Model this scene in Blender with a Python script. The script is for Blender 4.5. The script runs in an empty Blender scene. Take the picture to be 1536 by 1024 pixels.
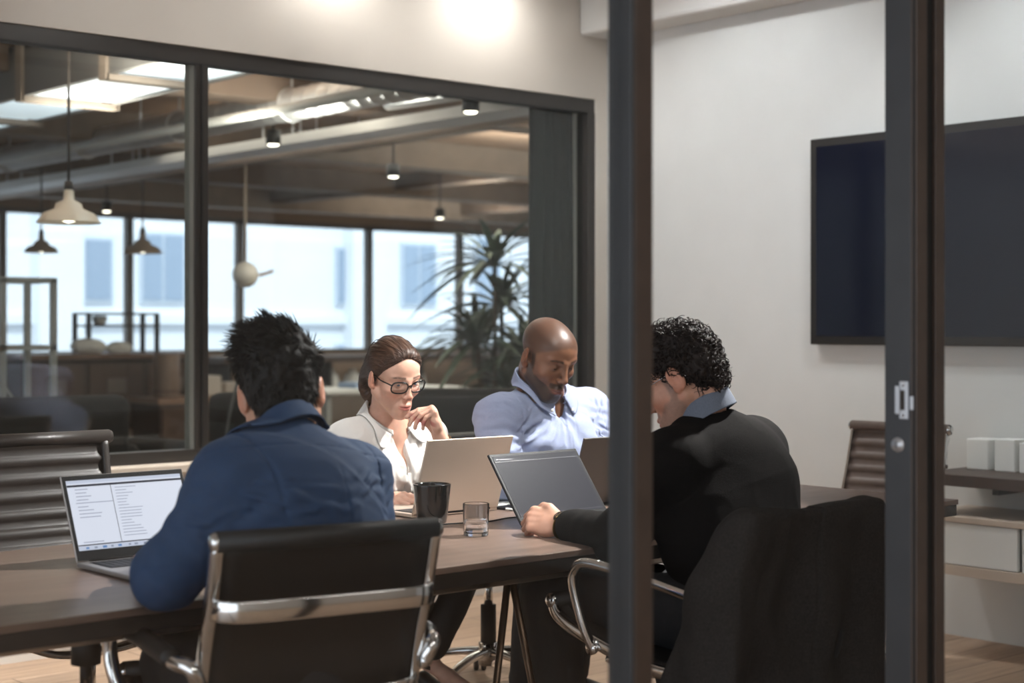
import bpy, bmesh, math, random
import numpy as np
from mathutils import Vector, Matrix, Euler

PI = math.pi
random.seed(11)
scn = bpy.context.scene
COL = scn.collection

# ------------------------------------------------------------------ camera geometry
CAM_H = 1.30
FPX = 2368.0
HOR = 490.0
FX, FY = 0.6577, 0.7532          # view direction on the floor plan


def P(px, py, d):
    """world point seen at photo pixel (px, py) at depth d"""
    lat = (px - 768.0) / FPX * d
    return np.array([FY * lat + FX * d, -FX * lat + FY * d, CAM_H - (py - HOR) / FPX * d])


def PZ(px, py, z):
    d = (CAM_H - z) * FPX / (py - HOR)
    return P(px, py, d)


def PY(px, py, Y):
    r = (px - 768.0) / FPX
    return P(px, py, Y / (FY - FX * r))


def PX(px, py, X):
    r = (px - 768.0) / FPX
    return P(px, py, X / (FX + FY * r))


# ------------------------------------------------------------------ colours and materials
def lin(c):
    out = []
    for v in c[:3]:
        v = v / 255.0
        out.append(v / 12.92 if v <= 0.04045 else ((v + 0.055) / 1.055) ** 2.4)
    return (out[0], out[1], out[2], 1.0)


def new_mat(name):
    m = bpy.data.materials.new(name)
    m.use_nodes = True
    nt = m.node_tree
    b = nt.nodes.get('Principled BSDF')
    return m, nt, b


def mat(name, rgb, rough=0.5, metal=0.0, var=0.0, scale=8.0, bump=0.0, bscale=60.0, spec=0.5, coat=0.0, stretch=None,
        sheen=0.0):
    m, nt, b = new_mat(name)
    c = lin(rgb)
    b.inputs['Base Color'].default_value = c
    b.inputs['Roughness'].default_value = rough
    b.inputs['Metallic'].default_value = metal
    b.inputs['Specular IOR Level'].default_value = spec
    if coat:
        b.inputs['Coat Weight'].default_value = coat
        b.inputs['Coat Roughness'].default_value = 0.06
    if sheen:
        b.inputs['Sheen Weight'].default_value = sheen
        b.inputs['Sheen Roughness'].default_value = 0.6
    if var or bump:
        tc = nt.nodes.new('ShaderNodeTexCoord')
        mp = nt.nodes.new('ShaderNodeMapping')
        nt.links.new(tc.outputs['Object'], mp.inputs['Vector'])
        if stretch:
            mp.inputs['Scale'].default_value = stretch
    if var:
        n = nt.nodes.new('ShaderNodeTexNoise')
        n.inputs['Scale'].default_value = scale
        n.inputs['Detail'].default_value = 5
        nt.links.new(mp.outputs['Vector'], n.inputs['Vector'])
        r = nt.nodes.new('ShaderNodeValToRGB')
        r.color_ramp.elements[0].position = 0.3
        r.color_ramp.elements[1].position = 0.7
        r.color_ramp.elements[0].color = tuple(v * (1 - var) for v in c[:3]) + (1,)
        r.color_ramp.elements[1].color = tuple(min(1, v * (1 + var)) for v in c[:3]) + (1,)
        nt.links.new(n.outputs['Fac'], r.inputs['Fac'])
        nt.links.new(r.outputs['Color'], b.inputs['Base Color'])
    if bump:
        n2 = nt.nodes.new('ShaderNodeTexNoise')
        n2.inputs['Scale'].default_value = bscale
        n2.inputs['Detail'].default_value = 3
        nt.links.new(mp.outputs['Vector'], n2.inputs['Vector'])
        bp = nt.nodes.new('ShaderNodeBump')
        bp.inputs['Strength'].default_value = bump
        bp.inputs['Distance'].default_value = 0.004
        nt.links.new(n2.outputs['Fac'], bp.inputs['Height'])
        nt.links.new(bp.outputs['Normal'], b.inputs['Normal'])
    return m


def mat_emit(name, rgb, strength, base=1.0):
    m, nt, b = new_mat(name)
    b.inputs['Base Color'].default_value = tuple(v * base for v in lin(rgb)[:3]) + (1,)
    b.inputs['Roughness'].default_value = 0.3
    b.inputs['Emission Color'].default_value = lin(rgb)
    b.inputs['Emission Strength'].default_value = strength
    return m


def mat_glass(name, tint=(246, 250, 250), refl=1.0, rough=0.0):
    """thin architectural pane: transparent body with a fresnel reflection"""
    m = bpy.data.materials.new(name)
    m.use_nodes = True
    nt = m.node_tree
    nt.nodes.clear()
    out = nt.nodes.new('ShaderNodeOutputMaterial')
    mix = nt.nodes.new('ShaderNodeMixShader')
    tr = nt.nodes.new('ShaderNodeBsdfTransparent')
    gl = nt.nodes.new('ShaderNodeBsdfGlossy')
    lw = nt.nodes.new('ShaderNodeLayerWeight')
    lw.inputs['Blend'].default_value = 0.5
    pw = nt.nodes.new('ShaderNodeMath')
    pw.operation = 'POWER'
    pw.inputs[1].default_value = 5.0
    ma = nt.nodes.new('ShaderNodeMath')
    ma.operation = 'MULTIPLY_ADD'
    ma.inputs[1].default_value = 0.96
    ma.inputs[2].default_value = 0.04
    mu = nt.nodes.new('ShaderNodeMath')
    mu.operation = 'MULTIPLY'
    mu.inputs[1].default_value = refl
    nt.links.new(lw.outputs['Facing'], pw.inputs[0])
    nt.links.new(pw.outputs['Value'], ma.inputs[0])
    tr.inputs['Color'].default_value = lin(tint)
    gl.inputs['Roughness'].default_value = rough
    nt.links.new(ma.outputs['Value'], mu.inputs[0])
    nt.links.new(mu.outputs['Value'], mix.inputs['Fac'])
    nt.links.new(tr.outputs['BSDF'], mix.inputs[1])
    nt.links.new(gl.outputs['BSDF'], mix.inputs[2])
    nt.links.new(mix.outputs['Shader'], out.inputs['Surface'])
    return m


def mat_attr(name, rough=0.5, bump=0.0, bscale=200.0, spec=0.4, sss=0.0):
    """base colour read from the mesh's own colour attribute (skin tones, lips, stubble)"""
    m, nt, b = new_mat(name)
    a = nt.nodes.new('ShaderNodeAttribute')
    a.attribute_name = 'tone'
    tc = nt.nodes.new('ShaderNodeTexCoord')
    n = nt.nodes.new('ShaderNodeTexNoise')
    n.inputs['Scale'].default_value = 45
    n.inputs['Detail'].default_value = 4
    nt.links.new(tc.outputs['Object'], n.inputs['Vector'])
    mr = nt.nodes.new('ShaderNodeMapRange')
    mr.inputs['From Min'].default_value = 0.25
    mr.inputs['From Max'].default_value = 0.75
    mr.inputs['To Min'].default_value = 0.9
    mr.inputs['To Max'].default_value = 1.1
    nt.links.new(n.outputs['Fac'], mr.inputs['Value'])
    mx = nt.nodes.new('ShaderNodeMix')
    mx.data_type = 'RGBA'
    mx.blend_type = 'MULTIPLY'
    mx.inputs[0].default_value = 1.0
    nt.links.new(a.outputs['Color'], mx.inputs[6])
    nt.links.new(mr.outputs['Result'], mx.inputs[7])
    nt.links.new(mx.outputs[2], b.inputs['Base Color'])
    b.inputs['Roughness'].default_value = rough
    b.inputs['Specular IOR Level'].default_value = spec
    if sss:
        b.inputs['Subsurface Weight'].default_value = sss
        b.inputs['Subsurface Radius'].default_value = (0.012, 0.005, 0.003)
        b.inputs['Subsurface Scale'].default_value = 0.6
    if bump:
        n2 = nt.nodes.new('ShaderNodeTexNoise')
        n2.inputs['Scale'].default_value = bscale
        nt.links.new(tc.outputs['Object'], n2.inputs['Vector'])
        bp = nt.nodes.new('ShaderNodeBump')
        bp.inputs['Strength'].default_value = bump
        bp.inputs['Distance'].default_value = 0.002
        nt.links.new(n2.outputs['Fac'], bp.inputs['Height'])
        nt.links.new(bp.outputs['Normal'], b.inputs['Normal'])
    return m


def mat_planks(name, c1, c2, gap, rough=0.45, rot=0.0, scale=1.0, w=1.4, h=0.16):
    m, nt, b = new_mat(name)
    tc = nt.nodes.new('ShaderNodeTexCoord')
    mp = nt.nodes.new('ShaderNodeMapping')
    mp.inputs['Rotation'].default_value = (0, 0, rot)
    nt.links.new(tc.outputs['Object'], mp.inputs['Vector'])
    br = nt.nodes.new('ShaderNodeTexBrick')
    br.inputs['Color1'].default_value = lin(c1)
    br.inputs['Color2'].default_value = lin(c2)
    br.inputs['Mortar'].default_value = lin(gap)
    br.inputs['Scale'].default_value = scale
    br.inputs['Mortar Size'].default_value = 0.003
    br.inputs['Brick Width'].default_value = w
    br.inputs['Row Height'].default_value = h
    br.offset = 0.37
    nt.links.new(mp.outputs['Vector'], br.inputs['Vector'])
    mp2 = nt.nodes.new('ShaderNodeMapping')
    mp2.inputs['Rotation'].default_value = (0, 0, rot)
    mp2.inputs['Scale'].default_value = (1.2, 14, 1)
    nt.links.new(tc.outputs['Object'], mp2.inputs['Vector'])
    n = nt.nodes.new('ShaderNodeTexNoise')
    n.inputs['Scale'].default_value = 3
    n.inputs['Detail'].default_value = 8
    nt.links.new(mp2.outputs['Vector'], n.inputs['Vector'])
    mr = nt.nodes.new('ShaderNodeMapRange')
    mr.inputs['From Min'].default_value = 0.3
    mr.inputs['From Max'].default_value = 0.7
    mr.inputs['To Min'].default_value = 0.78
    mr.inputs['To Max'].default_value = 1.12
    nt.links.new(n.outputs['Fac'], mr.inputs['Value'])
    mx = nt.nodes.new('ShaderNodeMix')
    mx.data_type = 'RGBA'
    mx.blend_type = 'MULTIPLY'
    mx.inputs[0].default_value = 1.0
    nt.links.new(br.outputs['Color'], mx.inputs[6])
    nt.links.new(mr.outputs['Result'], mx.inputs[7])
    nt.links.new(mx.outputs[2], b.inputs['Base Color'])
    b.inputs['Roughness'].default_value = rough
    return m


# ------------------------------------------------------------------ object helpers
def setp(o, label=None, cat=None, group=None, kind=None):
    if label:
        o['label'] = label
    if cat:
        o['category'] = cat
    if group:
        o['group'] = group
    if kind:
        o['kind'] = kind
    return o


def empty(name, loc=(0, 0, 0), rz=0.0, label=None, cat=None, group=None):
    o = bpy.data.objects.new(name, None)
    o.empty_display_size = 0.05
    COL.objects.link(o)
    o.location = loc
    o.rotation_euler = (0, 0, rz)
    return setp(o, label, cat, group)


def copy_tree(o, parent=None):
    c = o.copy()
    COL.objects.link(c)
    c.parent = parent
    for ch in list(o.children):
        copy_tree(ch, c)
    return c


class MB:
    """collects shapes and links them as one mesh object"""

    def __init__(self):
        self.v = []
        self.f = []
        self.sm = []
        self.mi = []
        self.slot = 0

    def add(self, verts, faces, smooth=False):
        o = len(self.v)
        self.v.extend([tuple(map(float, p)) for p in verts])
        for f in faces:
            self.f.append(tuple(o + i for i in f))
            self.sm.append(smooth)
            self.mi.append(self.slot)
        return self

    def from_bm(self, bm, smooth=False):
        bm.verts.ensure_lookup_table()
        bm.verts.index_update()
        self.add([v.co[:] for v in bm.verts], [[v.index for v in f.verts] for f in bm.faces], smooth)
        bm.free()
        return self

    def box(self, lo, hi, bevel=0.0, seg=2, M=None, smooth=False):
        bm = bmesh.new()
        bmesh.ops.create_cube(bm, size=1.0)
        for v in bm.verts:
            v.co = Vector([lo[i] + (v.co[i] + 0.5) * (hi[i] - lo[i]) for i in range(3)])
        if bevel > 0:
            bmesh.ops.bevel(bm, geom=list(bm.edges), offset=bevel, segments=seg, profile=0.5, affect='EDGES')
        if M is not None:
            bm.transform(M)
        return self.from_bm(bm, smooth)

    def sweep(self, path, prof, closed=False, cap=True, up=None, smooth=True, scales=None, tw=None):
        """profile (list of 2-D points) carried along a path"""
        path = np.array(path, float)
        prof = np.array(prof, float)
        n = len(path)
        T = np.zeros_like(path)
        for i in range(n):
            if closed:
                a, b = path[(i - 1) % n], path[(i + 1) % n]
            else:
                a, b = path[max(i - 1, 0)], path[min(i + 1, n - 1)]
            t = b - a
            T[i] = t / (np.linalg.norm(t) + 1e-12)
        if up is None:
            up = np.array([0, 0, 1.0])
            if abs(T[0] @ up) > 0.92:
                up = np.array([1.0, 0, 0])
            fixed = False
        else:
            up = np.array(up, float)
            fixed = True
        N = []
        u = up - T[0] * (up @ T[0])
        u /= np.linalg.norm(u) + 1e-12
        for i in range(n):
            if fixed:
                w = up - T[i] * (up @ T[i])
                if np.linalg.norm(w) > 1e-4:
                    u = w / np.linalg.norm(w)
            else:
                u = u - T[i] * (u @ T[i])
                u /= np.linalg.norm(u) + 1e-12
            N.append(u.copy())
        verts = []
        m = len(prof)
        for i in range(n):
            s = 1.0 if scales is None else scales[i]
            B = np.cross(T[i], N[i])
            a = 0.0 if tw is None else tw[i]
            n1 = N[i] * math.cos(a) + B * math.sin(a)
            b1 = np.cross(T[i], n1)
            for q in prof:
                verts.append(path[i] + s * (q[0] * b1 + q[1] * n1))
        faces = []
        rng = n if closed else n - 1
        for i in range(rng):
            j = (i + 1) % n
            for k in range(m):
                l = (k + 1) % m
                faces.append((i * m + k, i * m + l, j * m + l, j * m + k))
        if cap and not closed:
            faces.append(tuple(range(m))[::-1])
            faces.append(tuple((n - 1) * m + k for k in range(m)))
        return self.add(verts, faces, smooth)

    def tube(self, path, r, n=10, closed=False, scales=None, cap=True):
        prof = [(r * math.cos(2 * PI * k / n), r * math.sin(2 * PI * k / n)) for k in range(n)]
        return self.sweep(path, prof, closed, cap, scales=scales)

    def cyl(self, a, b, r, r2=None, n=20):
        return self.tube([a, b], r, n, scales=[1.0, (r2 if r2 is not None else r) / r])

    def lathe(self, prof, center=(0, 0, 0), n=32, M=None, smooth=True):
        """prof: list of (radius, z)"""
        verts = []
        faces = []
        m = len(prof)
        for k in range(n):
            a = 2 * PI * k / n
            for r, z in prof:
                p = Vector((r * math.cos(a), r * math.sin(a), z))
                if M is not None:
                    p = M @ p
                verts.append((p.x + center[0], p.y + center[1], p.z + center[2]))
        for k in range(n):
            l = (k + 1) % n
            for i in range(m - 1):
                faces.append((k * m + i, l * m + i, l * m + i + 1, k * m + i + 1))
        return self.add(verts, faces, smooth)

    def prism(self, poly, z0, z1, bevel=0.0):
        bm = bmesh.new()
        vs = [bm.verts.new((p[0], p[1], z0)) for p in poly]
        f = bm.faces.new(vs)
        r = bmesh.ops.extrude_face_region(bm, geom=[f])
        for e in r['geom']:
            if isinstance(e, bmesh.types.BMVert):
                e.co.z = z1
        bmesh.ops.recalc_face_normals(bm, faces=list(bm.faces))
        if bevel:
            bmesh.ops.bevel(bm, geom=list(bm.edges), offset=bevel, segments=2, profile=0.5, affect='EDGES')
        return self.from_bm(bm)

    def grid(self, fn, nu, nv, smooth=True, thick=0.0):
        V = [[np.array(fn(i / nu, j / nv), float) for j in range(nv + 1)] for i in range(nu + 1)]
        w = nv + 1
        verts = [V[i][j] for i in range(nu + 1) for j in range(w)]
        faces = [(i * w + j, (i + 1) * w + j, (i + 1) * w + j + 1, i * w + j + 1) for i in range(nu) for j in range(nv)]
        if thick:
            A = np.array(verts).reshape(nu + 1, w, 3)
            du = np.gradient(A, axis=0)
            dv = np.gradient(A, axis=1)
            N = np.cross(du, dv)
            N /= np.linalg.norm(N, axis=2, keepdims=True) + 1e-12
            back = (A - N * thick).reshape(-1, 3)
            off = len(verts)
            verts = verts + list(back)
            faces = faces + [tuple(off + q for q in f[::-1]) for f in faces]
            ring = [(i, 0) for i in range(nu + 1)] + [(nu, j) for j in range(1, w)] + \
                   [(i, nv) for i in range(nu - 1, -1, -1)] + [(0, j) for j in range(nv - 1, 0, -1)]
            ids = [i * w + j for i, j in ring]
            for a, b in zip(ids, ids[1:] + ids[:1]):
                faces.append((a, a + off, b + off, b))
        return self.add(verts, faces, smooth)

    def build(self, name, mats, parent=None, loc=None, rot=None, off=None):
        me = bpy.data.meshes.new(name)
        if off is not None:
            self.v = [(a - off[0], b - off[1], c - off[2]) for a, b, c in self.v]
        me.from_pydata(self.v, [], self.f)
        me.polygons.foreach_set('use_smooth', self.sm)
        if not isinstance(mats, (list, tuple)):
            mats = [mats]
        for m in mats:
            me.materials.append(m)
        if len(mats) > 1:
            me.polygons.foreach_set('material_index', self.mi)
        me.update()
        o = bpy.data.objects.new(name, me)
        COL.objects.link(o)
        if parent is not None:
            o.parent = parent
        if loc is not None:
            o.location = loc
        if rot is not None:
            o.rotation_euler = rot
        return o


def rrect(w, h, r, n=4):
    """rounded rectangle outline centred on the origin"""
    pts = []
    for cx, cy, a0 in ((w / 2 - r, h / 2 - r, 0), (-w / 2 + r, h / 2 - r, PI / 2), (-w / 2 + r, -h / 2 + r, PI),
                       (w / 2 - r, -h / 2 + r, 1.5 * PI)):
        for k in range(n + 1):
            a = a0 + PI / 2 * k / n
            pts.append((cx + r * math.cos(a), cy + r * math.sin(a)))
    return pts


def spline(pts, n=8, closed=False):
    """Catmull-Rom points through pts"""
    pts = [np.array(p, float) for p in pts]
    m = len(pts)
    out = []
    segs = m if closed else m - 1
    for i in range(segs):
        if closed:
            p0, p1, p2, p3 = (pts[(i + k) % m] for k in (-1, 0, 1, 2))
        else:
            p0, p1, p2, p3 = pts[max(i - 1, 0)], pts[i], pts[i + 1], pts[min(i + 2, m - 1)]
        for k in range(n):
            t = k / n
            out.append(0.5 * (2 * p1 + (p2 - p0) * t + (2 * p0 - 5 * p1 + 4 * p2 - p3) * t * t +
                              (3 * p1 - p0 - 3 * p2 + p3) * t ** 3))
    if not closed:
        out.append(pts[-1])
    return out


def structure(o):
    o['kind'] = 'structure'
    return o
# ------------------------------------------------------------------ smooth-blended solids, meshed with surface nets
_rng = np.random.RandomState(5)
_NT = _rng.rand(64, 64, 64).astype(np.float32)


def vnoise(p, f):
    """value noise in -1..1"""
    q = p * f
    i = np.floor(q).astype(int)
    t = q - i
    t = t * t * (3 - 2 * t)
    i0 = i & 63
    i1 = (i + 1) & 63
    x0, y0, z0 = i0[..., 0], i0[..., 1], i0[..., 2]
    x1, y1, z1 = i1[..., 0], i1[..., 1], i1[..., 2]
    tx, ty, tz = t[..., 0], t[..., 1], t[..., 2]
    a = _NT[x0, y0, z0] * (1 - tx) + _NT[x1, y0, z0] * tx
    b = _NT[x0, y1, z0] * (1 - tx) + _NT[x1, y1, z0] * tx
    c = _NT[x0, y0, z1] * (1 - tx) + _NT[x1, y0, z1] * tx
    d = _NT[x0, y1, z1] * (1 - tx) + _NT[x1, y1, z1] * tx
    e = a * (1 - ty) + b * ty
    g = c * (1 - ty) + d * ty
    return (e * (1 - tz) + g * tz) * 2 - 1


def smin(a, b, k):
    if k <= 0:
        return np.minimum(a, b)
    h = np.maximum(k - np.abs(a - b), 0) / k
    return np.minimum(a, b) - h * h * k * 0.25


def unit(v):
    v = np.array(v, float)
    return v / (np.linalg.norm(v) + 1e-12)


def frame(fwd, up=(0, 0, 1)):
    """columns: right, forward, up"""
    f = unit(fwd)
    u = np.array(up, float)
    r = unit(np.cross(f, u))
    u = np.cross(r, f)
    return np.stack([r, f, u], axis=1)


class Solid:
    def __init__(self, R=None, o=(0, 0, 0), s=1.0):
        self.ops = []
        self.setf(R, o, s)
        self.disp = None
        self.damp = 0.0

    def setf(self, R=None, o=(0, 0, 0), s=1.0):
        self.R = np.eye(3) if R is None else np.array(R, float)
        self.o = np.array(o, float)
        self.s = s
        return self

    def w(self, p):
        return self.o + self.R @ (np.array(p, float) * self.s)

    def _push(self, f, c, rad, op, k):
        self.ops.append((f, np.array(c, float), float(rad), op, k * 1.0))
        return self

    def ball(self, c, r, k=0.01, op='u'):
        c = self.w(c)
        r = r * self.s
        return self._push(lambda p: np.linalg.norm(p - c, axis=-1) - r, c, r, op, k * self.s)

    def cone(self, a, b, ra, rb, k=0.01, op='u'):
        a, b = self.w(a), self.w(b)
        ra, rb = ra * self.s, rb * self.s
        ab = b - a
        L2 = ab @ ab + 1e-12

        def f(p):
            q = p - a
            t = np.clip(q @ ab / L2, 0, 1)
            return np.linalg.norm(q - t[..., None] * ab, axis=-1) - (ra + (rb - ra) * t)
        return self._push(f, (a + b) / 2, math.sqrt(L2) / 2 + max(ra, rb), op, k * self.s)

    def chain(self, pts, rs, k=0.01, op='u'):
        for i in range(len(pts) - 1):
            self.cone(pts[i], pts[i + 1], rs[i], rs[i + 1], k, op)
        return self

    def ell(self, c, r, k=0.01, op='u', rot=None):
        c = self.w(c)
        r = np.array(r, float) * self.s
        M = self.R if rot is None else self.R @ np.array(rot, float)

        def f(p):
            q = (p - c) @ M
            k0 = np.linalg.norm(q / r, axis=-1)
            k1 = np.linalg.norm(q / (r * r), axis=-1) + 1e-9
            return k0 * (k0 - 1) / k1
        return self._push(f, c, r.max(), op, k * self.s)

    def slab(self, a, b, A, B, side, k=0.02, op='u', pw=2.0):
        """elliptic limb from a to b; A and B are (half width along side, half depth)"""
        a, b = self.w(a), self.w(b)
        ab = b - a
        L = np.linalg.norm(ab)
        t_ = ab / L
        s_ = self.R @ np.array(side, float)
        s_ = unit(s_ - t_ * (s_ @ t_))
        d_ = np.cross(t_, s_)
        A = np.array(A, float) * self.s
        B = np.array(B, float) * self.s

        def f(p):
            q = p - a
            h = q @ t_
            t = np.clip(h / L, 0, 1)
            ra = A[0] + (B[0] - A[0]) * t
            rb = A[1] + (B[1] - A[1]) * t
            wv = (h - t * L)
            m = np.minimum(ra, rb)
            u = np.abs(q @ s_) / ra
            v = np.abs(q @ d_) / rb
            return ((u ** pw + v ** pw + np.abs(wv / m) ** pw) ** (1 / pw) - 1) * m
        return self._push(f, (a + b) / 2, L / 2 + max(A.max(), B.max()), op, k * self.s)

    def box(self, c, h, r=0.005, k=0.005, op='u', rot=None):
        c = self.w(c)
        h = np.array(h, float) * self.s
        r = r * self.s
        M = self.R if rot is None else self.R @ np.array(rot, float)

        def f(p):
            q = np.abs((p - c) @ M) - (h - r)
            return np.linalg.norm(np.maximum(q, 0), axis=-1) + np.minimum(q.max(axis=-1), 0) - r
        return self._push(f, c, np.linalg.norm(h), op, k * self.s)

    def half(self, c, n, k=0.004, op='s'):
        """cut away (op 's') what lies on the n side of the plane through c"""
        c = self.w(c)
        n = unit(self.R @ np.array(n, float))
        return self._push(lambda p: -((p - c) @ n), c, 1e6, op, k * self.s)

    def fn(self, f, c, rad, k=0.01, op='u'):
        return self._push(f, c, rad, op, k)

    def ev(self, p, ops=None):
        d = np.full(p.shape[:-1], 1e3)
        for f, c, rad, op, k in (self.ops if ops is None else ops):
            if op == 'u':
                d = smin(d, f(p), k)
            elif op == 's':
                d = -smin(-d, f(p), k)
            else:
                d = -smin(-d, -f(p), k)
        if self.disp is not None:
            d = d - self.disp(p)
        return d

    def mesh(self, h):
        lo = np.full(3, 1e9)
        hi = np.full(3, -1e9)
        for f, c, rad, op, k in self.ops:
            if op == 'u':
                lo = np.minimum(lo, c - rad)
                hi = np.maximum(hi, c + rad)
        lo -= 3 * h + self.damp + 0.01
        hi += 3 * h + self.damp + 0.01
        B = 12
        bs = B * h
        nb = np.ceil((hi - lo) / bs).astype(int)
        gi = np.stack(np.meshgrid(*[np.arange(n) for n in nb], indexing='ij'), -1).reshape(-1, 3)
        cen = lo + (gi + 0.5) * bs
        half = bs * math.sqrt(3) / 2
        dc = self.ev(cen)
        keep = np.abs(dc) < half * 1.9 + 0.012 + self.damp
        gi = gi[keep]
        cen = cen[keep]
        off = np.stack(np.meshgrid(*[np.arange(B + 1)] * 3, indexing='ij'), -1)
        big = int((nb.max() + 3) * B)
        keys, verts, quads = [], [], []

        def key(c):
            return (c[..., 0] * big + c[..., 1]) * big + c[..., 2]
        corners = [(i, j, k) for i in (0, 1) for j in (0, 1) for k in (0, 1)]
        edges = [(a, b) for a in range(8) for b in range(a + 1, 8) if
                 sum(abs(corners[a][q] - corners[b][q]) for q in range(3)) == 1]
        for g, cc in zip(gi, cen):
            ops = []
            for o in self.ops:
                if o[3] != 'i' and o[2] < 1e5 and np.linalg.norm(o[1] - cc) > half * 1.15 + o[2] + o[4] + self.damp + 0.02:
                    continue
                ops.append(o)
            if not any(o[3] == 'u' for o in ops):
                continue
            base = (g * B).astype(int)
            p = lo + (base + off) * h
            d = self.ev(p, ops)
            s = d < 0
            if s.all() or not s.any():
                continue
            S = [s[i:i + B, j:j + B, k:k + B] for i, j, k in corners]
            cnt = sum(x.astype(np.int8) for x in S)
            act = (cnt > 0) & (cnt < 8)
            idx = np.argwhere(act)
            if len(idx):
                D = np.stack([d[i:i + B, j:j + B, k:k + B][act] for i, j, k in corners], -1)
                acc = np.zeros((len(idx), 3))
                num = np.zeros(len(idx))
                for a, b in edges:
                    da, db = D[:, a], D[:, b]
                    cr = (da < 0) != (db < 0)
                    t = np.where(cr, da / (da - db + 1e-20), 0)
                    pa = np.array(corners[a], float)
                    pb = np.array(corners[b], float)
                    acc += np.where(cr[:, None], pa + t[:, None] * (pb - pa), 0)
                    num += cr
                pos = lo + (base + idx + acc / num[:, None]) * h
                keys.append(key(base + idx + 1))
                verts.append(pos)
            for ax in range(3):
                s0 = s[:B, :B, :B]
                s1 = s[1:, :B, :B] if ax == 0 else (s[:B, 1:, :B] if ax == 1 else s[:B, :B, 1:])
                e = np.argwhere(s0 != s1)
                if not len(e):
                    continue
                fl = s0[e[:, 0], e[:, 1], e[:, 2]]
                e = e + base + 1
                b1, b2 = (ax + 1) % 3, (ax + 2) % 3
                d1 = np.zeros(3, int)
                d1[b1] = 1
                d2 = np.zeros(3, int)
                d2[b2] = 1
                q = np.stack([key(e - d1 - d2), key(e - d2), key(e), key(e - d1)], 1)
                q[~fl] = q[~fl][:, ::-1]
                quads.append(q)
        keys = np.concatenate(keys)
        verts = np.concatenate(verts)
        quads = np.concatenate(quads)
        srt = np.argsort(keys)
        ks = keys[srt]
        pos = np.searchsorted(ks, quads)
        pos = np.clip(pos, 0, len(ks) - 1)
        ok = (ks[pos] == quads).all(axis=1)
        return verts[srt], pos[ok]


def solid_obj(name, solid, h, m, parent=None, tone=None, origin=None, smooth_it=0, keep_largest=False):
    v, f = solid.mesh(h)
    org = np.zeros(3) if origin is None else np.array(origin, float)
    if smooth_it:
        e = np.concatenate([f[:, [0, 1]], f[:, [1, 2]], f[:, [2, 3]], f[:, [3, 0]]])
        for _ in range(smooth_it):
            s = np.zeros_like(v)
            n = np.zeros(len(v))
            np.add.at(s, e[:, 0], v[e[:, 1]])
            np.add.at(n, e[:, 0], 1)
            np.add.at(s, e[:, 1], v[e[:, 0]])
            np.add.at(n, e[:, 1], 1)
            v = 0.5 * v + 0.5 * s / np.maximum(n, 1)[:, None]
    me = bpy.data.meshes.new(name)
    me.vertices.add(len(v))
    me.vertices.foreach_set('co', (v - org).astype(np.float32).ravel())
    me.loops.add(len(f) * 4)
    me.loops.foreach_set('vertex_index', f.astype(np.int32).ravel())
    me.polygons.add(len(f))
    me.polygons.foreach_set('loop_start', (np.arange(len(f)) * 4).astype(np.int32))
    try:
        me.polygons.foreach_set('loop_total', np.full(len(f), 4, np.int32))
    except Exception:
        pass
    me.polygons.foreach_set('use_smooth', np.ones(len(f), bool))
    me.update(calc_edges=True)
    me.validate()
    if tone is not None:
        c = tone(v)
        at = me.color_attributes.new('tone', 'FLOAT_COLOR', 'POINT')
        at.data.foreach_set('color', np.concatenate([c, np.ones((len(v), 1))], 1).astype(np.float32).ravel())
    me.materials.append(m)
    o = bpy.data.objects.new(name, me)
    COL.objects.link(o)
    if parent is not None:
        o.parent = parent
        if origin is None:
            o.matrix_parent_inverse = parent.matrix_world.inverted()
    o.location = tuple(org) if parent is None else (0, 0, 0)
    return o
# ------------------------------------------------------------------ people: heads, hands, cloth, hair
def VW(r, u, t):
    """direction given as (right, up, towards the viewer) turned into the room's axes"""
    return np.array([FY * r - FX * t, -FX * r - FY * t, u], float)


def rotv(v, axis, a):
    axis = unit(axis)
    v = np.array(v, float)
    return v * math.cos(a) + np.cross(axis, v) * math.sin(a) + axis * (axis @ v) * (1 - math.cos(a))


def roll(R, a):
    """tilt a head frame about its forward axis"""
    f = R[:, 1]
    return np.stack([rotv(R[:, 0], f, a), f, rotv(R[:, 2], f, a)], 1)


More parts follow.
